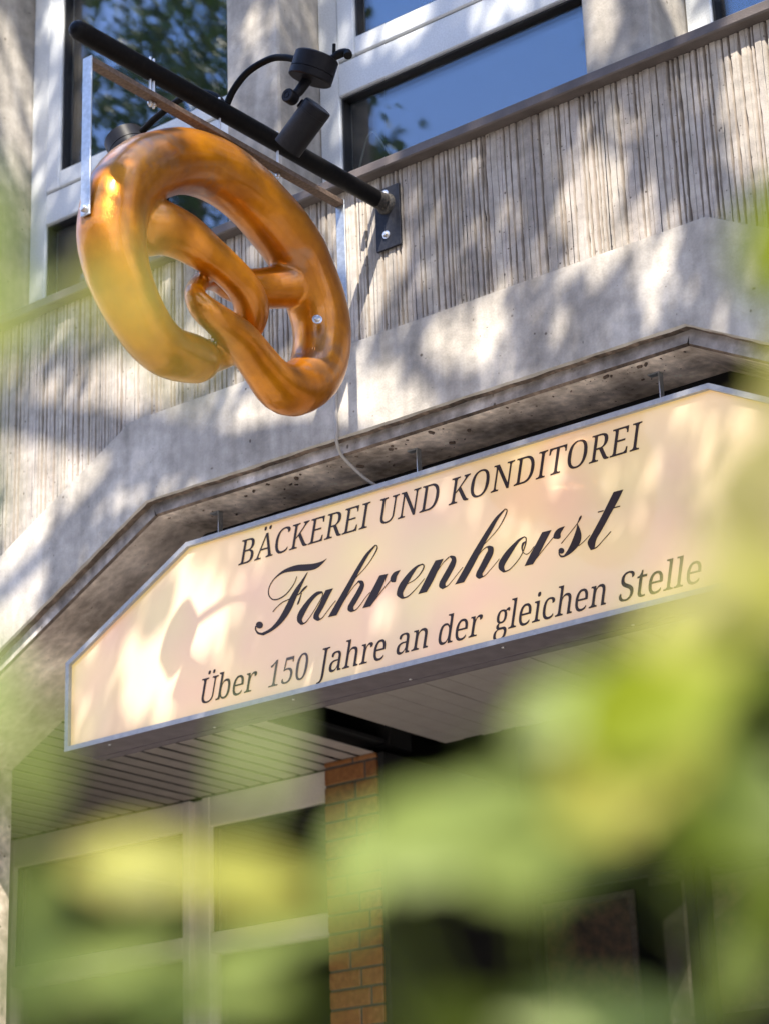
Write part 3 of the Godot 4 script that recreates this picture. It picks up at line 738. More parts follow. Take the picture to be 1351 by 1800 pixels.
func bars(parent: Node3D, called: String, mat: Material, x0: float, x1: float, y0: float, y1: float, w: float, z0: float, z1: float, bev: float, low := -1.0) -> MeshInstance3D:
	# a rectangular frame: uprights run through, cross pieces butt between them
	var b := MB.new()
	var lw := w if low < 0.0 else low
	b.span(Vector3(x0, y0, z0), Vector3(x0 + w, y1, z1), bev)
	b.span(Vector3(x1 - w, y0, z0), Vector3(x1, y1, z1), bev)
	b.span(Vector3(x0 + w, y1 - w, z0 + 0.0006), Vector3(x1 - w, y1, z1 - 0.0006), bev)
	b.span(Vector3(x0 + w, y0, z0 + 0.0006), Vector3(x1 - w, y0 + lw, z1 - 0.0006), bev)
	return obj(called, b.mesh(), mat, parent)

func upper_storey() -> void:
	var edges := [-3.735, -2.13, -0.529, 1.08, 2.684]
	var where := ["far left window, mostly outside the picture", "white-framed window at upper left mirroring dark green trees", "white-framed window at upper centre mirroring blue sky", "white-framed window cut off at the top right corner", "window beyond the right edge of the picture"]
	for k in 5:
		if k == 0 or k == 4: continue
		window(edges[k], edges[k] + 1.342, where[k])
	var pl := ["concrete pier left of the left window, sunlit on its side", "concrete pier between the left and centre windows, behind the spotlight", "concrete pier right of the blue centre window"]
	for k in 3:
		var x: float = [-2.394, -0.793, 0.814][k]
		var t := thing("window_pier", pl[k], "pier", Vector3(x, 5.256, 0), "piers between the upper windows")
		var b := MB.new()
		b.span(Vector3(0, 0, -0.42), Vector3(0.264, 2.2, -0.04), 0.008)
		obj("pier_block", b.mesh(), M.smooth, t)
	var up := MB.new()
	up.span(Vector3(-6, 7.45, -0.5), Vector3(6, 9.6, -0.02))
	up.span(Vector3(-6, 5.19, -0.5), Vector3(-2.395, 7.449, -0.03))
	up.span(Vector3(2.423, 5.19, -0.5), Vector3(6, 7.449, -0.03))
	tag(obj("upper_wall", up.mesh(), M.rib, self), "plain concrete wall above and beside the upper windows", "wall", "", "thing")
	# the dim room behind the upper windows
	var r := MB.new()
	r.span(Vector3(-6, 5.0, -5.0), Vector3(6, 5.15, -0.5))
	r.span(Vector3(-6, 7.5, -5.0), Vector3(6, 7.65, -0.501))
	r.span(Vector3(-6, 5.151, -5.1), Vector3(6, 7.499, -5.0))
	r.span(Vector3(-6.1, 5.0, -5.0), Vector3(-6.001, 7.6, -0.5))
	r.span(Vector3(6.001, 5.0, -5.0), Vector3(6.1, 7.6, -0.5))
	tag(obj("upper_room", r.mesh(), M.room, self), "dim room behind the upper windows", "room", "", "thing")

func window(x0: float, x1: float, label: String) -> void:
	var t := thing("window", label, "window", Vector3(x0, 5.2, -0.28))
	var w := x1 - x0
	bars(t, "window_frame", M.frame_white, 0.002, w - 0.002, 0.0, 2.248, 0.098, -0.08, 0.0, 0.005, 0.085)
	var b := MB.new()
	b.span(Vector3(0.1, 0.612, -0.078), Vector3(w - 0.1, 0.758, 0.004), 0.005)
	obj("rail", b.mesh(), M.frame_white, t)
	var sash := bars(t, "sash", M.frame_white, 0.104, w - 0.104, 0.762, 2.146, 0.082, -0.07, 0.010, 0.006)
	bars(sash, "gasket", M.gasket, 0.187, w - 0.187, 0.845, 2.063, 0.007, -0.05, -0.004, 0.0)
	bars(t, "gasket", M.gasket, 0.101, w - 0.101, 0.086, 0.611, 0.007, -0.06, -0.012, 0.0)
	for k in 3:
		var g := MB.new()
		g.span(Vector3(0.19, 0.848, -0.034 - k * 0.014), Vector3(w - 0.19, 2.06, -0.030 - k * 0.014))
		obj("pane", g.mesh(), M.glass, sash)
		g = MB.new()
		g.span(Vector3(0.104, 0.089, -0.042 - k * 0.014), Vector3(w - 0.104, 0.608, -0.038 - k * 0.014))
		obj("pane", g.mesh(), M.glass, t)

func slats(called: String, label: String, x0: float, x1: float, mat: Material, gap: float, ragged: float, seed_: int, group: String) -> void:
	var rng := RandomNumberGenerator.new(); rng.seed = seed_
	var t := thing(called, label, "ceiling", Vector3(x0, 3.75, -0.51), group)
	var pitch := 0.1015
	var n := int(round((x1 - x0) / pitch))
	pitch = (x1 - x0) / n
	var kinds: Array[ArrayMesh] = []
	for k in 4:
		var b := MB.new()
		var long := 1.525 + (rng.randf_range(-ragged, ragged) if ragged > 0.0 else 0.0)
		b.box(Vector3(0, 0.002 + k * 0.0004, -long * 0.5), Vector3(pitch - gap, 0.004, long), 0.001)
		kinds.append(b.mesh())
	for k in n:
		var o := obj("slat", kinds[rng.randi() % 4], mat, t)
		o.position = Vector3((k + 0.5) * pitch, 0, 0)
	var back := MB.new()
	back.span(Vector3(0, 0.055, -1.5), Vector3(x1 - x0, 0.07, 0))
	obj("backing", back.mesh(), M.void, t)

func porch() -> void:
	slats("slatted_ceiling", "slatted porch ceiling with dark gaps, left of the brick pier", -4.3, -1.634, M.slat, 0.024, 0.0, 31, "slatted porch ceilings")
	slats("slatted_ceiling", "smooth pale boarded porch ceiling right of the dark slot, below the sign", -1.333, 2.6, M.slat_pale, 0.003, 0.012, 32, "slatted porch ceilings")
	# brick pier
	var t := thing("brick_pier", "orange-brown clinker brick pier with dark joints beside the shop window", "pier", Vector3(-1.925, 0, -1.94))
	var core := MB.new()
	core.span(Vector3(0.004, 0, -0.28), Vector3(0.287, 3.75, -0.006))
	obj("mortar", core.mesh(), M.mortar, t)
	var rng := RandomNumberGenerator.new(); rng.seed = 8
	var cuts := [0.78, 0.585, 0.40, 0.60]
	var made := {}
	var row := 0
	var y := 3.75 - 0.022
	while y > 0.0:
		var y1 := y + 0.0705
		if row == 0: y1 = 3.7495
		var c: float = 0.55 if row == 0 else cuts[(row - 1) % 4]
		for s in 2:
			var x0 := 0.0 if s == 0 else c * 0.291 + 0.0055
			var x1 := c * 0.291 - 0.0055 if s == 0 else 0.291
			var key := "%.3f %.3f" % [x1 - x0, y1 - y]
			if not made.has(key):
				var b := MB.new(); b.box(Vector3.ZERO, Vector3(x1 - x0, y1 - y, 0.1), 0.004); made[key] = b.mesh()
			var o := obj("brick", made[key], M.bricks[rng.randi() % 4], t)
			o.position = Vector3((x0 + x1) * 0.5, (y + y1) * 0.5, -0.05 + rng.randf_range(-0.001, 0.0015))
			o.rotation = Vector3(rng.randf_range(-0.01, 0.01), rng.randf_range(-0.008, 0.008), rng.randf_range(-0.008, 0.008))
		y -= 0.0815
		row += 1
	# shop windows
	shop_window(-4.04, -2.815, 3.745, 3.603, "cream-framed shop window at the far left of the porch")
	shop_window(-2.737, -1.93, 3.745, 3.603, "cream-framed shop window next to the brick pier")
	var b := MB.new()
	b.span(Vector3(-2.814, 0, -2.13), Vector3(-2.738, 3.745, -2.06), 0.004)
	tag(obj("window_post", b.mesh(), M.cream, self), "cream post between the two shop windows", "post", "", "thing")
	# dark entrance right of the pier
	var j := MB.new()
	j.span(Vector3(-1.632, 0, -3.0), Vector3(-1.60, 3.748, -1.95), 0.003)
	tag(obj("dark_side_panel", j.mesh(), M.void, self), "black panel along the side of the entrance, right of the brick pier", "panel", "", "thing")
	var d := thing("glass_shopfront", "dark glass shopfront at the back of the entrance behind leaves", "shopfront", Vector3(0, 0, -3.0))
	for k in 5:
		var x := -1.60 + k * 0.9
		bars(d, "door_frame", M.void, x, x + 0.895, 0.0, 3.30, 0.05, -0.06, 0.0, 0.004)
		var g := MB.new(); g.span(Vector3(x + 0.05, 0.05, -0.034), Vector3(x + 0.845, 3.25, -0.028))
		obj("pane", g.mesh(), M.glass, d)
	var hd := MB.new(); hd.span(Vector3(-1.6, 3.302, -0.06), Vector3(2.9, 4.35, 0.0)); obj("header", hd.mesh(), M.void, d)
	for k in 2:
		var p := thing("poster_frame", ["pale framed poster standing upright behind the dark glass, seen between leaves", "second framed poster behind the glass near the right edge"][k], "poster", Vector3([-1.60, -0.83][k], 2.62, -3.12))
		var wd: float = [0.52, 0.46][k]
		bars(p, "frame", M.mortar, 0, wd, 0, 0.60, 0.03, 0.0, 0.02, 0.003)
		var s := MB.new(); s.span(Vector3(0.03, 0.03, 0.002), Vector3(wd - 0.03, 0.57, 0.008)); obj("sheet", s.mesh(), grained(lin(0.16, 0.10, 0.06), lin(0.05, 0.04, 0.03), 0.012, 1.0, 0.6, 0.0, 2.0, 305 + k, 0.0), p)
	# the enclosure: slab, sides, rooms
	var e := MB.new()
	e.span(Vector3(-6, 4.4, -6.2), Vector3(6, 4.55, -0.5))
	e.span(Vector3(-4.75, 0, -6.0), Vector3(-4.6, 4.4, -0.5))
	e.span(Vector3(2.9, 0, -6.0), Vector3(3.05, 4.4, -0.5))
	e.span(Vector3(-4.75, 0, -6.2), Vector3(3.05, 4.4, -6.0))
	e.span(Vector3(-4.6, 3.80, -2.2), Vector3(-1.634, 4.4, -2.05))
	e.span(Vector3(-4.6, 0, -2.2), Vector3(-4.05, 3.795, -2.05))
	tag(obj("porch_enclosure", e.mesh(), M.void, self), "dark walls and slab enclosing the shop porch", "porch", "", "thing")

func shop_window(x0: float, x1: float, top: float, head: float, label: String) -> void:
	var t := thing("shop_window", label, "shop window", Vector3(x0, 0.0, -2.11))
	var w := x1 - x0
	var f := MB.new()
	f.span(Vector3(0, 0.1, 0), Vector3(0.047, top, 0.08), 0.004)
	f.span(Vector3(w - 0.047, 0.1, 0), Vector3(w, top, 0.08), 0.004)
	f.span(Vector3(0.0475, head, 0.001), Vector3(w - 0.0475, top, 0.078), 0.004)
	f.span(Vector3(0.0475, 0.1, 0.001), Vector3(w - 0.0475, 0.3, 0.078), 0.004)
	obj("window_frame", f.mesh(), M.cream, t)
	var r := MB.new(); r.span(Vector3(0.0475, 3.012, 0.001), Vector3(w - 0.0475, 3.108, 0.078), 0.004)
	obj("transom", r.mesh(), M.cream, t)
	bars(t, "gasket", M.gasket, 0.0475, w - 0.0475, 3.1085, head - 0.0005, 0.008, 0.02, 0.05, 0.0)
	for k in 2:
		var g := MB.new(); g.span(Vector3(0.05, 3.11, 0.03 - k * 0.016), Vector3(w - 0.05, head - 0.002, 0.034 - k * 0.016)); obj("pane", g.mesh(), M.glass, t)
		g = MB.new(); g.span(Vector3(0.05, 0.305, 0.03 - k * 0.016), Vector3(w - 0.05, 3.008, 0.034 - k * 0.016)); obj("pane", g.mesh(), M.glass, t)

# ---------------------------------------------------------------- pretzel and its bracket
# dull spots where the gilding has worn: place and reach
const PATINA := [Vector4(0.06, 4.30, 0.50, 0.07), Vector4(0.06, 4.36, 0.46, 0.05), Vector4(0.09, 4.74, 1.27, 0.07), Vector4(0.05, 4.71, 1.00, 0.06), Vector4(0.07, 4.62, 0.60, 0.04)]

func pretzel_mesh() -> ArrayMesh:
	var h := 0.0088
	var lo := Vector3(-0.17, 3.98, 0.20); var hi := Vector3(0.17, 5.0, 1.56)
	var nx := int((hi.x - lo.x) / h) + 1; var ny := int((hi.y - lo.y) / h) + 1; var nz := int((hi.z - lo.z) / h) + 1
	var f := PackedFloat32Array(); f.resize(nx * ny * nz); f.fill(0.06)
	var pts := []; var rad := []
	var m := PRETZEL_ROPE.size()
	var at := func(i: int) -> Vector4:
		var q: Array = PRETZEL_ROPE[clampi(i, 0, m - 1)]
		return Vector4(q[0], q[1], q[2], q[3])
	for i in m - 1:
		var p0: Vector4 = at.call(i - 1); var p1: Vector4 = at.call(i); var p2: Vector4 = at.call(i + 1); var p3: Vector4 = at.call(i + 2)
		for k in 3:
			var u := k / 3.0
			var q := 0.5 * ((2.0 * p1) + (p2 - p0) * u + (2.0 * p0 - 5.0 * p1 + 4.0 * p2 - p3) * u * u + (3.0 * p1 - p0 - 3.0 * p2 + p3) * u * u * u)
			pts.append(Vector3(q.x, q.y, q.z)); rad.append(q.w)
	var last: Vector4 = at.call(m - 1)
	pts.append(Vector3(last.x, last.y, last.z)); rad.append(last.w)
	for i in pts.size() - 1:
		var a: Vector3 = pts[i]; var b: Vector3 = pts[i + 1]
		var ra: float = rad[i]; var rb: float = rad[i + 1]
		var ab := b - a; var l2 := maxf(ab.length_squared(), 1e-9)
		var reach := maxf(ra, rb) + 0.035
		var mn := (a.min(b) - Vector3.ONE * reach - lo) / h; var mx := (a.max(b) + Vector3.ONE * reach - lo) / h
		for z in range(maxi(0, int(mn.z)), mini(nz - 1, int(mx.z) + 1)):
			for y in range(maxi(0, int(mn.y)), mini(ny - 1, int(mx.y) + 1)):
				var base := (z * ny + y) * nx
				for x in range(maxi(0, int(mn.x)), mini(nx - 1, int(mx.x) + 1)):
					var p := lo + Vector3(x, y, z) * h
					var u := clampf((p - a).dot(ab) / l2, 0.0, 1.0)
					var d := p.distance_to(a + ab * u) - lerpf(ra, rb, u)
					if d < f[base + x]: f[base + x] = d
	# soften the meetings of the strands
	for pass_ in 1:
		for step: int in [1, nx, nx * ny]:
			var g := f.duplicate()
			for i in range(step, f.size() - step):
				if f[i] < 0.055: g[i] = (f[i - step] + 2.0 * f[i] + f[i + step]) * 0.25
			f = g
	var lump := FastNoiseLite.new(); lump.seed = 3; lump.frequency = 3.5; lump.fractal_octaves = 2
	var b := MB.new()
	var ids := {}
	var edges := [[0, 1], [0, 2], [0, 4], [1, 3], [1, 5], [2, 3], [2, 6], [3, 7], [4, 5], [4, 6], [5, 7], [6, 7]]
	var off := PackedInt32Array()
	for k in 8: off.append((k & 1) + ((k >> 1) & 1) * nx + ((k >> 2) & 1) * nx * ny)
	for z in nz - 1:
		for y in ny - 1:
			for x in nx - 1:
				var i := (z * ny + y) * nx + x
				if f[i] > 0.05: continue
				var inside := 0
				for k in 8:
					if f[i + off[k]] < 0.0: inside += 1
				if inside == 0 or inside == 8: continue
				var s := Vector3.ZERO; var c := 0
				for e: Array in edges:
					var fa := f[i + off[e[0]]]; var fb := f[i + off[e[1]]]
					if (fa < 0.0) != (fb < 0.0):
						var u := fa / (fa - fb)
						var ka: int = e[0]; var kb: int = e[1]
						s += Vector3(ka & 1, (ka >> 1) & 1, (ka >> 2) & 1).lerp(Vector3(kb & 1, (kb >> 1) & 1, (kb >> 2) & 1), u); c += 1
				var p := lo + (Vector3(x, y, z) + s / c) * h
				var grad := Vector3(f[i + off[1]] - f[i], f[i + off[2]] - f[i], f[i + off[4]] - f[i])
				grad += Vector3(f[i + off[7]] - f[i + off[6]], f[i + off[7]] - f[i + off[5]], f[i + off[7]] - f[i + off[3]])
				grad = grad.normalized()
				p += grad * lump.get_noise_3dv(p) * 0.0045
				ids[i] = b.vert(p, grad)
	for z in range(1, nz - 1):
		for y in range(1, ny - 1):
			for x in range(1, nx - 1):
				var i := (z * ny + y) * nx + x
				if not ids.has(i): continue
				var here := f[i] < 0.0
				if here != (f[i + 1] < 0.0): net_quad(b, ids, i, nx, nx * ny, here)
				if here != (f[i + nx] < 0.0): net_quad(b, ids, i, nx * ny, 1, here)
				if here != (f[i + nx * ny] < 0.0): net_quad(b, ids, i, 1, nx, here)
	# smooth normals, worn dull patches
	var acc := PackedVector3Array(); acc.resize(b.v.size())
	for k in range(0, b.ix.size(), 3):
		var a := b.v[b.ix[k]]
		var nn := (b.v[b.ix[k + 2]] - a).cross(b.v[b.ix[k + 1]] - a)
		for q in 3: acc[b.ix[k + q]] += nn
	var agree := 0.0
	for k in b.v.size(): agree += acc[k].dot(b.n[k])
	if agree < 0.0:
		for k in range(0, b.ix.size(), 3):
			var q := b.ix[k + 1]; b.ix[k + 1] = b.ix[k + 2]; b.ix[k + 2] = q
		for k in acc.size(): acc[k] = -acc[k]
	var wear := FastNoiseLite.new(); wear.seed = 14; wear.frequency = 4.5; wear.fractal_octaves = 4
	for k in b.v.size():
		b.n[k] = acc[k].normalized()
		var p := b.v[k]
		var w := 0.0
		for q: Vector4 in PATINA:
			w = maxf(w, clampf(1.2 - p.distance_to(Vector3(q.x, q.y, q.z)) / q.w + wear.get_noise_3dv(p * 4.0) * 1.5, 0.0, 0.45))
		var k2 := clampf(0.5 + wear.get_noise_3dv(p * 0.7 + Vector3(9, 4, 2)) * 1.1, 0.0, 1.0)
		b.c[k] = Color(0.60, 0.225, 0.003).lerp(Color(0.38, 0.125, 0.002), k2).lerp(Color(0.22, 0.13, 0.07), w)
	return b.mesh(true)

func net_quad(b: MB, ids: Dictionary, i: int, s1: int, s2: int, flip: bool) -> void:
	if not (ids.has(i) and ids.has(i - s1) and ids.has(i - s2) and ids.has(i - s1 - s2)): return
	var q := [ids[i], ids[i - s1], ids[i - s1 - s2], ids[i - s2]]
	if flip: q.reverse()
	b.tri_i(q[0], q[1], q[2]); b.tri_i(q[0], q[2], q[3])

func bolt(parent: Node3D, at: Vector3, axis: Vector3, r: float, called := "bolt") -> void:
	var b := MB.new()
	b.turned(at, axis, [[0.0, r * 1.5], [r * 0.2, r * 1.5], [r * 0.2, r * 1.5], [r * 0.25, r * 0.95]], 20)
	b.turned(at + axis.normalized() * r * 0.2, axis, [[0.0, r], [r * 0.8, r], [r * 0.8, r], [r * 1.0, r * 0.6], [r * 1.0, 0.0]], 6)
	obj(called, b.mesh(), M.steel, parent)

func pretzel_and_bracket() -> void:
	var p := thing("hanging_pretzel", "large gilded pretzel hanging from the black pole in front of the wall", "pretzel", Vector3(0, 0, 0))
	obj("pretzel_body", pretzel_mesh(), M.gold, p)
	bolt(p, Vector3(0.074, 4.435, 0.515), Vector3(0.6, 0.1, 0.55), 0.011)
	# wall bracket
	var t := thing("wall_bracket", "black steel pole on a bolted wall plate, carrying the pretzel", "bracket", Vector3(-0.008, 5.075, 0))
	var b := MB.new()
	var pole := []
	for k in 12: pole.append(Vector3(0, 0.012 - k * 0.0011 * 1.5, 0.012 + k * 1.515 / 11.0))
	b.tube(pole, [0.031], 28, false)
	var tip: Vector3 = pole[11]
	b.turned(tip, Vector3.BACK, [[0.0, 0.031], [0.012, 0.029], [0.022, 0.022], [0.028, 0.011], [0.030, 0.0]], 28)
	obj("pole", b.mesh(), M.black, t)
	b = MB.new(); b.span(Vector3(-0.050, -0.163, 0.0005), Vector3(0.058, 0.078, 0.011), 0.0015)
	obj("wall_plate", b.mesh(), M.plate, t)
	b = MB.new(); b.turned(Vector3(0, 0.012, 0.011), Vector3.BACK, [[0.0, 0.040], [0.006, 0.038], [0.018, 0.032]], 28)
	obj("weld_collar", b.mesh(), M.chipped, t)
	b = MB.new(); b.tube([Vector3(0, 0.0125, 0.015), Vector3(0, 0.012, 0.05), Vector3(0, 0.0115, 0.075)], [0.0318, 0.0316, 0.0312], 28, false)
	obj("chipped_end", b.mesh(), M.chipped, t)
	bolt(t, Vector3(-0.003, 0.053, 0.011), Vector3.BACK, 0.010)
	bolt(t, Vector3(-0.004, -0.108, 0.011), Vector3.BACK, 0.010)
	# ring bolt beside the pole
	b = MB.new()
	var ring := []
	for k in 19: ring.append(Vector3(-0.045, 0.055, 0.085) + Vector3(0, cos(TAU * k / 18.0), sin(TAU * k / 18.0)) * 0.022)
	b.tube(ring, [0.007], 10, false)
	b.rod(Vector3(-0.045, 0.055, 0.0), Vector3(-0.045, 0.055, 0.066), 0.008)
	obj("ring_bolt", b.mesh(), M.steel, t)
	# curved lamp arms
	b = MB.new()
	var arm := smooth_path([Vector3(0.0, 0.02, 0.86), Vector3(0.035, 0.075, 0.86), Vector3(0.10, 0.118, 0.86), Vector3(0.19, 0.128, 0.86), Vector3(0.255, 0.108, 0.86), Vector3(0.315, 0.072, 0.86)], 6)
	b.tube(arm, [0.0115], 14)
	obj("lamp_arm", b.mesh(), M.black, t)
	b = MB.new()
	arm = smooth_path([Vector3(0.0, 0.02, 0.86), Vector3(-0.035, 0.075, 0.86), Vector3(-0.10, 0.118, 0.86), Vector3(-0.19, 0.132, 0.86), Vector3(-0.305, 0.105, 0.86), Vector3(-0.385, 0.070, 0.86)], 6)
	b.tube(arm, [0.0115], 14)
	obj("lamp_arm", b.mesh(), M.black, t)
	# hanger: flat bar under the pole, two straps, drop bolts
	var g := thing("pretzel_hanger", "rusty flat bar with two galvanised straps clamped under the pole", "hanger", Vector3(0, 4.975, 0))
	b = MB.new(); b.span(Vector3(-0.018, -0.010, 0.285), Vector3(0.018, 0.010, 1.492), 0.0015)
	obj("flat_bar", b.mesh(), M.rusty, g)
	b = MB.new(); b.span(Vector3(-0.019, -0.525, 1.4925), Vector3(0.019, 0.012, 1.4985), 0.0012)
	obj("strap", b.mesh(), M.galv, g)
	bolt(g, Vector3(0, -0.505, 1.4985), Vector3.BACK, 0.011)
	b = MB.new(); b.span(Vector3(-0.019, -0.55, 0.2785), Vector3(0.019, 0.012, 0.2845), 0.0012)
	obj("strap", b.mesh(), M.galv, g)
	for z: float in [1.214, 1.198, 0.889, 0.60]:
		b = MB.new()
		b.rod(Vector3(-0.008, -0.030, z), Vector3(-0.008, 0.147, z), 0.0042, 10)
		b.turned(Vector3(-0.008, -0.022, z), Vector3.UP, [[0.0, 0.0], [0.0, 0.009], [0.0085, 0.009], [0.0085, 0.004]], 6)
		b.turned(Vector3(-0.008, 0.0105, z), Vector3.UP, [[0.0, 0.004], [0.0, 0.009], [0.0085, 0.009], [0.0085, 0.004]], 6)
		obj("drop_bolt", b.mesh(), M.steel, g)
	spotlight(Vector3(0.362, 5.098, 0.86), Vector3(0.42, 0.9, 0.0), Vector3(0.296, 5.003, 0.89), Vector3(0.378, 4.955, 0.86), Vector3(-0.79, -0.62, 0.0), "dark grey cylinder spotlight on the right-hand curved arm, in front of the pier", 1.0)
	spotlight(Vector3(-0.445, 5.118, 0.86), Vector3(-0.42, 0.9, 0.05), Vector3(-0.36, 5.02, 0.89), Vector3(-0.44, 4.975, 0.86), Vector3(0.79, -0.62, 0.0), "grey spotlight on the left-hand arm, half hidden behind the pretzel", 1.0)

func spotlight(at: Vector3, up: Vector3, knee_at: Vector3, rear: Vector3, aim: Vector3, label: String, k: float) -> void:
	var t := thing("spotlight", label, "spotlight", at, "spotlights for the pretzel")
	var u := up.normalized(); var a := aim.normalized()
	var knee := knee_at - at; var back := rear - at
	var b := MB.new()
	b.turned(-u * 0.042, u, [[0.0, 0.0], [0.0, 0.066], [0.004, 0.071], [0.026, 0.071], [0.026, 0.068], [0.029, 0.068], [0.029, 0.071], [0.078, 0.071], [0.083, 0.066], [0.083, 0.0]], 40)
	obj("base_can", b.mesh(), M.lamp, t)
	b = MB.new(); b.tube([-u * 0.036 - Vector3(0.012 * signf(u.x), 0, 0), knee * 0.6 - u * 0.02, knee], [0.018, 0.016, 0.014], 14)
	obj("stem", b.mesh(), M.lamp, t)
	b = MB.new(); b.turned(knee + Vector3(0, 0, -0.012), Vector3.BACK, [[0.0, 0.0], [0.0, 0.021], [0.003, 0.023], [0.034, 0.023], [0.037, 0.021], [0.037, 0.012], [0.035, 0.012], [0.035, 0.008], [0.037, 0.008], [0.037, 0.0]], 24)
	obj("knuckle", b.mesh(), M.lamp, t)
	b = MB.new(); b.box(knee.lerp(back + a * 0.03, 0.5) + Vector3(0, 0, -0.01), Vector3(0.05, 0.03, 0.02), 0.004, Basis(Vector3.BACK, atan2(a.y, a.x) + PI * 0.5))
	obj("yoke", b.mesh(), M.lamp, t)
	b = MB.new()
	b.turned(back, a, [[0.0, 0.0], [0.0, 0.044], [0.004, 0.048], [0.030, 0.048], [0.030, 0.0465], [0.032, 0.0465], [0.032, 0.048], [0.165, 0.048], [0.165, 0.043], [0.150, 0.038], [0.150, 0.0]], 40)
	obj("barrel", b.mesh(), M.lamp, t)
	if u.x > 0.0:
		b = MB.new()
		b.tube(smooth_path([u * 0.012 + Vector3(0.062, 0.0, -0.01), u * 0.02 + Vector3(0.085, 0.006, -0.02), u * 0.018 + Vector3(0.108, 0.004, -0.025), u * 0.004 + Vector3(0.122, 0.0, -0.02)], 4), [0.013, 0.012, 0.012, 0.014], 10)
		b.rod(Vector3(0.075, 0.02, -0.01), Vector3(0.078, 0.06, -0.01), 0.006, 6)
		b.rod(u * 0.04, u * 0.056, 0.005, 6)
		obj("cable_gland", b.mesh(), M.black, t)

# ---------------------------------------------------------------- sign
func sign_board() -> void:
	var t := thing("shop_sign", "long opal light-box sign with slanting top corners and dark lettering", "sign")
	var s := PackedVector2Array([Vector2(-1.631, 3.407), Vector2(-1.631, 3.75), Vector2(-1.02, 4.082), Vector2(1.166, 4.074), Vector2(1.776, 3.75), Vector2(1.776, 3.407)])
	var n := s.size()
	var inn := inset(s, 0.018)
	var bod := inset(s, 0.004)
	var fr := MB.new(); var hs := MB.new()
	for i in n:
		var j := (i + 1) % n
		var e := (s[j] - s[i]).normalized()
		var out := Vector3(-e.y, e.x, 0)
		fr.face(v3(s[i], -0.05), v3(s[j], -0.05), v3(inn[j], -0.05), v3(inn[i], -0.05), Vector3.BACK)
		hs.face(v3(s[i], -0.05), v3(s[j], -0.05), v3(s[j], -0.062), v3(s[i], -0.062), out)
		fr.face(v3(inn[i], -0.05), v3(inn[j], -0.05), v3(inn[j], -0.068), v3(inn[i], -0.068), -out)
		fr.face(v3(s[i], -0.062), v3(s[j], -0.062), v3(bod[j], -0.062), v3(bod[i], -0.062), Vector3.FORWARD)
		hs.face(v3(bod[i], -0.062), v3(bod[j], -0.062), v3(bod[j], -0.2), v3(bod[i], -0.2), out)
		var far := inset(s, 0.001)
		hs.face(v3(bod[i], -0.2), v3(bod[j], -0.2), v3(far[j], -0.2), v3(far[i], -0.2), Vector3.BACK)
		hs.face(v3(far[i], -0.2), v3(far[j], -0.2), v3(far[j], -0.24), v3(far[i], -0.24), out)
	obj("frame", fr.mesh(), M.alu, t)
	var back := MB.new(); back.prism(s, -0.246, -0.2402)
	obj("back_plate", back.mesh(), M.alu_dull, t)
	obj("housing", hs.mesh(), M.alu_dull, t)
	var p := MB.new(); p.prism(inset(s, 0.0175), -0.072, -0.066)
	obj("opal_panel", p.mesh(), M.opal, t)
	for k in 8:
		var b := MB.new()
		b.turned(Vector3(-1.45 + k * 0.44, 3.411, -0.105 if k % 2 == 0 else -0.19), Vector3.DOWN, [[0.0, 0.006], [0.003, 0.005], [0.004, 0.0]], 10)
		obj("screw", b.mesh(), M.steel, t)
	for x: float in [-0.942, -0.03, 0.942]:
		var b := MB.new()
		b.span(Vector3(x - 0.002, 4.07, -0.165), Vector3(x + 0.002, 4.211, -0.14), 0.0005)
		b.span(Vector3(x - 0.04, 4.2055, -0.165), Vector3(x - 0.0021, 4.2105, -0.14), 0.0005)
		obj("hanging_tab", b.mesh(), M.galv, t)
	# lettering: word, left and right end of its box, base line, height of a capital (or figure)
	var font := SystemFont.new(); font.font_names = PackedStringArray(["Droid Serif"])
	word(t, font, "BÄCKEREI", -0.781, -0.176, 3.9385, 0.0905, M.ink)
	word(t, font, "UND", -0.139, 0.114, 3.935, 0.0905, M.ink)
	word(t, font, "KONDITOREI", 0.148, 0.914, 3.931, 0.0905, M.ink)
	word(t, font, "Über", -0.960, -0.698, 3.4625, 0.0905, M.ink)
	word(t, font, "150", -0.650, -0.468, 3.460, 0.0905, M.ink_brown)
	word(t, font, "Jahre", -0.436, -0.133, 3.459, 0.0905, M.ink)
	word(t, font, "an", -0.091, 0.041, 3.4605, 0.0905, M.ink)
	word(t, font, "der", 0.083, 0.265, 3.457, 0.0905, M.ink)
	word(t, font, "gleichen", 0.300, 0.735, 3.4535, 0.0905, M.ink)
	word(t, font, "Stelle", 0.780, 1.079, 3.449, 0.0905, M.ink)
	# script word: each stroke is a ribbon between two traced edges
	var b := MB.new()
	var k := 0
	for st: Array in SCRIPT_STROKES:
		k += 1
		var z := -0.0648 + (k % 6) * 0.00012
		var le := []; var ri := []
		for q: Array in st:
			le.append(Vector3(q[0] * 0.001, q[1] * 0.001, z)); ri.append(Vector3(q[2] * 0.001, q[3] * 0.001, z))
		le = smooth_path(le, 5); ri = smooth_path(ri, 5)
		for i in le.size() - 1: b.face(le[i], le[i + 1], ri[i + 1], ri[i], Vector3.BACK)
	obj("script_lettering", b.mesh(), M.ink, t)

func v3(p: Vector2, z: float) -> Vector3: return Vector3(p.x, p.y, z)

func inset(s: PackedVector2Array, d: float) -> PackedVector2Array:
	# corners run clockwise seen from the front; each is moved inwards by d
	var out := PackedVector2Array()
	var n := s.size()
	for i in n:
		var a := (s[i] - s[(i + n - 1) % n]).normalized(); var b := (s[(i + 1) % n] - s[i]).normalized()
		var na := Vector2(a.y, -a.x); var nb := Vector2(b.y, -b.x)
		out.append(s[i] + (na + nb) * d / (1.0 + na.dot(nb)))
	return out

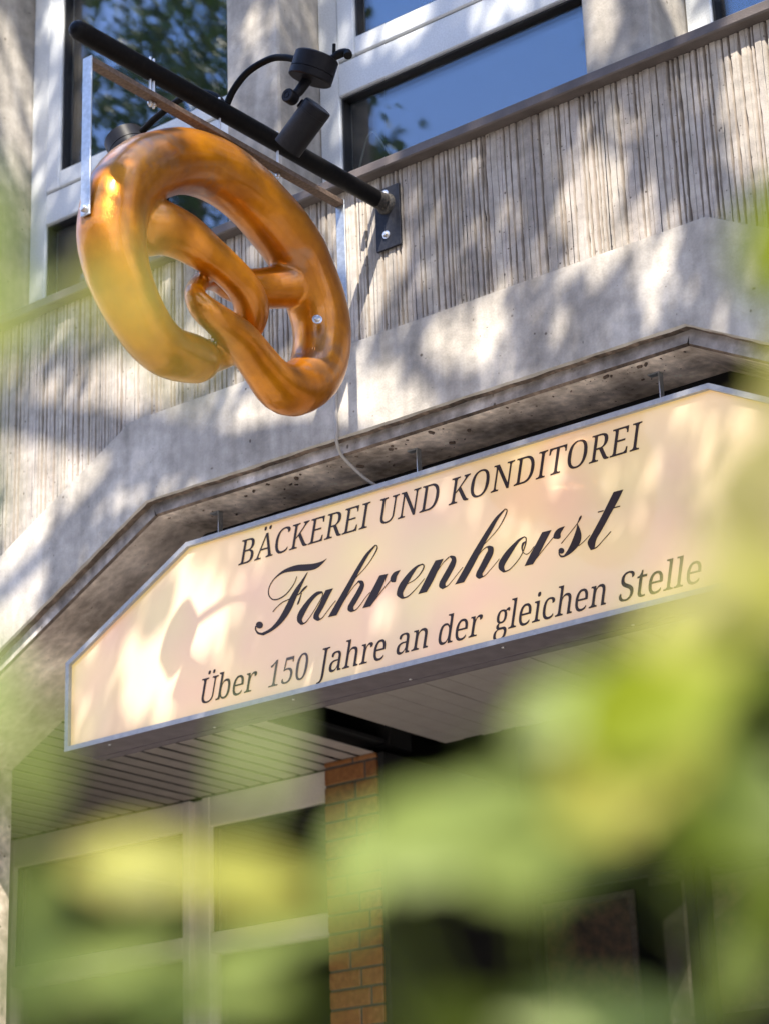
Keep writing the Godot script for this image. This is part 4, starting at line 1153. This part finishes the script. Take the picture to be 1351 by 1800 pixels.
func word(parent: Node3D, font: Font, text: String, x0: float, x1: float, base: float, cap: float, mat: Material) -> void:
	var probe := TextMesh.new()
	probe.font = font; probe.text = "E"; probe.font_size = 96; probe.pixel_size = 0.01; probe.depth = 0.0
	var low := TextMesh.new()
	low.font = font; low.text = text; low.font_size = 96; low.pixel_size = 0.01; low.depth = 0.0; low.curve_step = 0.3
	low.horizontal_alignment = HORIZONTAL_ALIGNMENT_LEFT
	low.vertical_alignment = VERTICAL_ALIGNMENT_TOP; probe.vertical_alignment = VERTICAL_ALIGNMENT_TOP
	var pe: PackedVector3Array = probe.get_mesh_arrays()[Mesh.ARRAY_VERTEX]
	var y0 := 1e9; var y1 := -1e9
	for p in pe: y0 = minf(y0, p.y); y1 = maxf(y1, p.y)
	var ks := cap / (y1 - y0)
	var arr := low.get_mesh_arrays()
	var vs: PackedVector3Array = arr[Mesh.ARRAY_VERTEX]
	var slant := 0.235
	# find the horizontal scale that makes the slanted word fill its box
	var sx := ks
	for it in 8:
		var a := 1e9; var b := -1e9
		for p in vs:
			var q := p.x * sx + (p.y - y0) * ks * slant
			a = minf(a, q); b = maxf(b, q)
		sx *= 1.0 + ((x1 - x0) - (b - a)) / maxf(b - a, 0.01)
	var left := 1e9
	for p in vs: left = minf(left, p.x * sx + (p.y - y0) * ks * slant)
	var mb := MB.new()
	var ids: PackedInt32Array = arr[Mesh.ARRAY_INDEX]
	for p in vs: mb.vert(Vector3(x0 - left + p.x * sx + (p.y - y0) * ks * slant, base + (p.y - y0) * ks, -0.0646), Vector3.BACK)
	for i in range(0, ids.size(), 3): mb.tri_i(ids[i], ids[i + 1], ids[i + 2])
	obj("lettering", mb.mesh(), mat, parent)

func cable() -> void:
	var b := MB.new()
	var path := smooth_path([Vector3(-0.215, 4.93, 0.012), Vector3(-0.235, 4.75, 0.012), Vector3(-0.25, 4.55, 0.013), Vector3(-0.257, 4.413, 0.012), Vector3(-0.256, 4.295, 0.012), Vector3(-0.262, 4.255, 0.006), Vector3(-0.268, 4.215, -0.026), Vector3(-0.252, 4.175, -0.07), Vector3(-0.225, 4.135, -0.105), Vector3(-0.195, 4.105, -0.14), Vector3(-0.18, 4.08, -0.17)], 6)
	b.tube(path, [0.006], 10)
	tag(obj("cable", b.mesh(), M.cable, self), "thin grey cable hanging down the band and in behind the sign", "cable", "", "thing")

func opposite_building() -> void:
	var t := thing("opposite_building", "brick house across the street, out of the picture, mirrored in the shop glass", "building", Vector3(-14, -0.1, 24))
	var b := MB.new()
	b.span(Vector3(-30, 0, 0), Vector3(30, 11.5, 8), 0.02)
	obj("wall", b.mesh(), grained(lin(0.13, 0.065, 0.045), lin(0.09, 0.045, 0.03), 0.05, 1.0, 0.9, 0.0, 0.4, 411, 0.3), t)
	b = MB.new()
	b.quad(Vector3(-30.4, 11.5, -0.4), Vector3(-30.4, 13.6, 4), Vector3(30.4, 13.6, 4), Vector3(30.4, 11.5, -0.4))
	b.quad(Vector3(30.4, 11.5, 8.4), Vector3(30.4, 13.6, 4), Vector3(-30.4, 13.6, 4), Vector3(-30.4, 11.5, 8.4))
	obj("roof", b.mesh(), paint(lin(0.07, 0.05, 0.045), 0.8), t)
	b = MB.new(); b.box(Vector3.ZERO, Vector3(1.2, 1.5, 0.06), 0.01)
	var pane := b.mesh()
	for r in 3:
		for c in 18:
			var o := obj("window", pane, M.gasket, t)
			o.position = Vector3(-28.5 + c * 3.35, 2.2 + r * 3.2, -0.02)

func window_hook() -> void:
	var b := MB.new()
	b.tube(smooth_path([Vector3(-0.472, 5.60, -0.45), Vector3(-0.445, 5.68, -0.45), Vector3(-0.42, 5.722, -0.45), Vector3(-0.395, 5.722, -0.45), Vector3(-0.355, 5.65, -0.45), Vector3(-0.30, 5.555, -0.45)], 6), [0.004], 8)
	b.rod(Vector3(-0.472, 5.60, -0.45), Vector3(-0.48, 5.19, -0.45), 0.004)
	b.rod(Vector3(-0.30, 5.555, -0.45), Vector3(-0.28, 5.19, -0.45), 0.004)
	tag(obj("bent_wire_stand", b.mesh(), M.pale_wire, self), "thin pale bent wire standing inside the centre window's lower left corner", "wire", "", "thing")

# ---------------------------------------------------------------- trees and leaves
func leaf_mesh(len_: float, wid: float, curl: float, fold: float) -> ArrayMesh:
	var b := MB.new()
	var rows := 8
	for i in rows + 1:
		var u := float(i) / rows
		var w := wid * 0.5 * pow(sin(PI * pow(u, 0.85)), 0.8) + 0.0005
		var z := -curl * u * u * len_
		var serr := 1.0 + (0.10 if i % 2 == 1 else -0.04)
		for s in [-1.0, -0.5, 0.0, 0.5, 1.0]:
			b.vert(Vector3(s * w * serr, u * len_, z + absf(s) * w * fold), Vector3(-s * fold, 2.0 * curl * u, 1.0).normalized(), Vector2(s * 0.5 + 0.5, u))
	for i in rows:
		for k in 4:
			var p := i * 5 + k
			b.tri_i(p, p + 5, p + 1); b.tri_i(p + 1, p + 5, p + 6)
	return b.mesh()

func small_leaf() -> ArrayMesh:
	var b := MB.new()
	var o := [Vector3(0, 0, 0), Vector3(-0.024, 0.03, 0.006), Vector3(-0.020, 0.06, 0.004), Vector3(0, 0.095, -0.008), Vector3(0.020, 0.06, 0.004), Vector3(0.024, 0.03, 0.006)]
	b.quad(o[0], o[1], o[2], o[3])
	b.quad(o[0], o[3], o[4], o[5])
	return b.mesh(true)

func limb(t: Node3D, called: String, pts: Array, r0: float, r1: float) -> void:
	var b := MB.new()
	var path := smooth_path(pts, 6)
	var rr := []
	for i in path.size(): rr.append(lerpf(r0, r1, float(i) / (path.size() - 1)))
	b.tube(path, rr, 12)
	obj(called, b.mesh(), M.bark, t)

func in_gap(p: Vector3, wob: FastNoiseLite) -> bool:
	# where the crown is open to the sun: the ray through p, followed to the facade
	var q := p - to_sun * (p.z / to_sun.z)
	var dx := wob.get_noise_2d(q.x * 9.0, q.y * 9.0) * 0.05
	for g: Array in SUN_GAPS:
		var a: float = (q.x - g[0] + dx) / (g[2] * 0.95 + 0.01); var b: float = (q.y - g[1] + dx) / (g[3] * 0.95 + 0.015)
		if a * a + b * b < 1.0: return true
	return false

func crown(t: Node3D, places: Array, seed_: int) -> void:
	var rng := RandomNumberGenerator.new(); rng.seed = seed_
	var mm := MultiMesh.new()
	mm.transform_format = MultiMesh.TRANSFORM_3D
	mm.use_colors = true
	mm.mesh = small_leaf()
	mm.instance_count = places.size()
	for i in places.size():
		var bas := Basis.from_euler(Vector3(rng.randf_range(-1.2, 0.6), rng.randf() * TAU, rng.randf_range(-0.7, 0.7))).scaled(Vector3.ONE * rng.randf_range(0.75, 1.35))
		mm.set_instance_transform(i, Transform3D(bas, places[i]))
		var k := rng.randf_range(0.7, 1.4)
		mm.set_instance_color(i, Color(k * rng.randf_range(0.85, 1.2), k, k * 0.9))
	var o := MultiMeshInstance3D.new()
	o.name = "crown"; o.multimesh = mm
	M.far_leaf.vertex_color_use_as_albedo = true
	o.material_override = M.far_leaf
	t.add_child(o, true)
	o.set_meta("kind", "stuff")

func trees() -> void:
	var rng := RandomNumberGenerator.new(); rng.seed = 19
	var wob := FastNoiseLite.new(); wob.seed = 2; wob.frequency = 0.6
	var clump := FastNoiseLite.new(); clump.seed = 6; clump.frequency = 1.1; clump.fractal_octaves = 3
	var t := thing("street_tree", "tall leafy street tree above the picture that throws the dappled shade", "tree", Vector3.ZERO, "trees along the pavement")
	limb(t, "trunk", [Vector3(4.3, -0.1, 2.2), Vector3(4.2, 2.0, 2.2), Vector3(4.0, 4.5, 2.4), Vector3(3.4, 6.8, 2.7)], 0.20, 0.13)
	limb(t, "limb", [Vector3(3.4, 6.8, 2.7), Vector3(2.4, 8.0, 2.9), Vector3(1.0, 9.3, 3.2), Vector3(-0.3, 10.2, 3.4)], 0.12, 0.03)
	limb(t, "limb", [Vector3(3.4, 6.8, 2.7), Vector3(3.2, 8.4, 3.3), Vector3(2.6, 10.2, 3.8)], 0.10, 0.03)
	limb(t, "limb", [Vector3(2.4, 8.0, 2.9), Vector3(1.4, 8.2, 2.6), Vector3(0.4, 8.1, 2.5)], 0.06, 0.02)
	limb(t, "limb", [Vector3(1.0, 9.3, 3.2), Vector3(0.6, 9.9, 3.9), Vector3(0.2, 10.6, 4.3)], 0.05, 0.02)
	var places := []
	var tries := 0
	while places.size() < CROWN_LEAVES and tries < 200000:
		tries += 1
		var u := rng.randf_range(-3.1, 3.0); var v := rng.randf_range(2.2, 8.2); var s := rng.randf_range(5.0, 8.0)
		var p := Vector3(u, v, 0) + to_sun * s
		if clump.get_noise_3dv(p) < -0.55: continue
		if u < -1.7 and v < 4.1 + (u + 1.7) * 0.3: continue
		if in_gap(p, wob): continue
		places.append(p)
	crown(t, places, 23)
	var t2 := thing("street_tree", "second street tree whose leaves are mirrored in the left window", "tree", Vector3.ZERO, "trees along the pavement")
	limb(t2, "trunk", [Vector3(-5.6, -0.1, 4.2), Vector3(-5.6, 3.0, 4.2), Vector3(-5.4, 6.0, 4.2), Vector3(-5.2, 9.5, 4.1)], 0.18, 0.05)
	limb(t2, "limb", [Vector3(-5.4, 6.0, 4.2), Vector3(-4.8, 7.4, 4.0), Vector3(-4.2, 8.6, 3.8)], 0.07, 0.02)
	places = []
	while places.size() < 5200:
		var p := Vector3(rng.randfn(0, 1), rng.randfn(0, 1), rng.randfn(0, 1))
		if p.length() > 1.9: continue
		var q := Vector3(-4.75, 9.1, 3.8) + p * Vector3(0.85, 1.15, 0.7)
		if clump.get_noise_3dv(q * 1.6) < -0.08: continue
		if q.x > -3.95: continue
		places.append(q)
	limb(t2, "limb", [Vector3(-4.2, 8.6, 3.8), Vector3(-3.6, 8.2, 3.5), Vector3(-2.95, 7.75, 3.1)], 0.02, 0.006)
	for k in 150:
		var q := Vector3(rng.randfn(0, 1), rng.randfn(0, 1), rng.randfn(0, 1))
		places.append(Vector3(-2.74, 7.72, 3.0) + q * Vector3(0.11, 0.08, 0.13))
	crown(t2, places, 29)

func foreground_leaves() -> void:
	var names := {"a": "blurred leafy shoot of yellow-green leaves across the lower left", "b": "blurred shoot with long pale green leaves across the bottom centre", "c": "blurred dense shoot of vivid green leaves along the right edge", "d": "blurred pale shoot reaching in at the upper right edge over the sign's end", "e": "blurred shoot at the left edge whose leaf tips veil the pretzel's left side", "f": "faint blurred thin leaves hanging in front of the lower left porch ceiling"}
	var roots := {"a": Vector3(0.3, -0.9, 0.2), "b": Vector3(0.1, -1.0, 0.1), "c": Vector3(0.5, -0.9, 0.1), "d": Vector3(0.5, -0.3, 0.0), "e": Vector3(-0.5, -0.5, 0.2), "f": Vector3(-0.5, -0.6, 0.2)}
	for key: String in LEAF_SPRAYS:
		var list: Array = LEAF_SPRAYS[key]
		var mid := Vector3.ZERO
		for q: Array in list: mid += Vector3(q[0], q[1], q[2])
		mid /= list.size()
		var t := thing("leafy_shoot", names[key], "foliage", mid, "blurred shoots in front of the lens")
		var root: Vector3 = roots[key]
		for q: Array in list:
			var at := Vector3(q[0], q[1], q[2]) - mid
			var ax := Vector3(q[3], q[4], q[5]).normalized(); var nn := Vector3(q[6], q[7], q[8]).normalized()
			nn = (nn - ax * ax.dot(nn)).normalized()
			var o := obj("leaf", leaf_mesh(q[9], q[10], 0.18, 0.25), M.leaf[int(q[11])], t)
			o.transform = Transform3D(Basis(ax.cross(nn), ax, nn), at - ax * float(q[9]) * 0.5)
			var s := at - ax * float(q[9]) * 0.5
			var join := root * clampf(0.12 + (s - ax * 0.03).dot(root.normalized()) * -0.2, 0.03, 0.3)
			var b := MB.new()
			b.tube(smooth_path([s, s - ax * 0.012, s.lerp(join, 0.5) - ax * 0.01, join], 4), [0.0006, 0.0005], 6, false)
			obj("stalk", b.mesh(), M.leaf[2], t)
		var st := MB.new()
		st.tube(smooth_path([Vector3.ZERO, root * 0.2 + Vector3(0.006, 0, 0), root * 0.6 - Vector3(0.01, 0, 0), root], 5), [0.0007, 0.0008, 0.0009, 0.001], 6, false)
		obj("stem", st.mesh(), M.leaf[2], t)
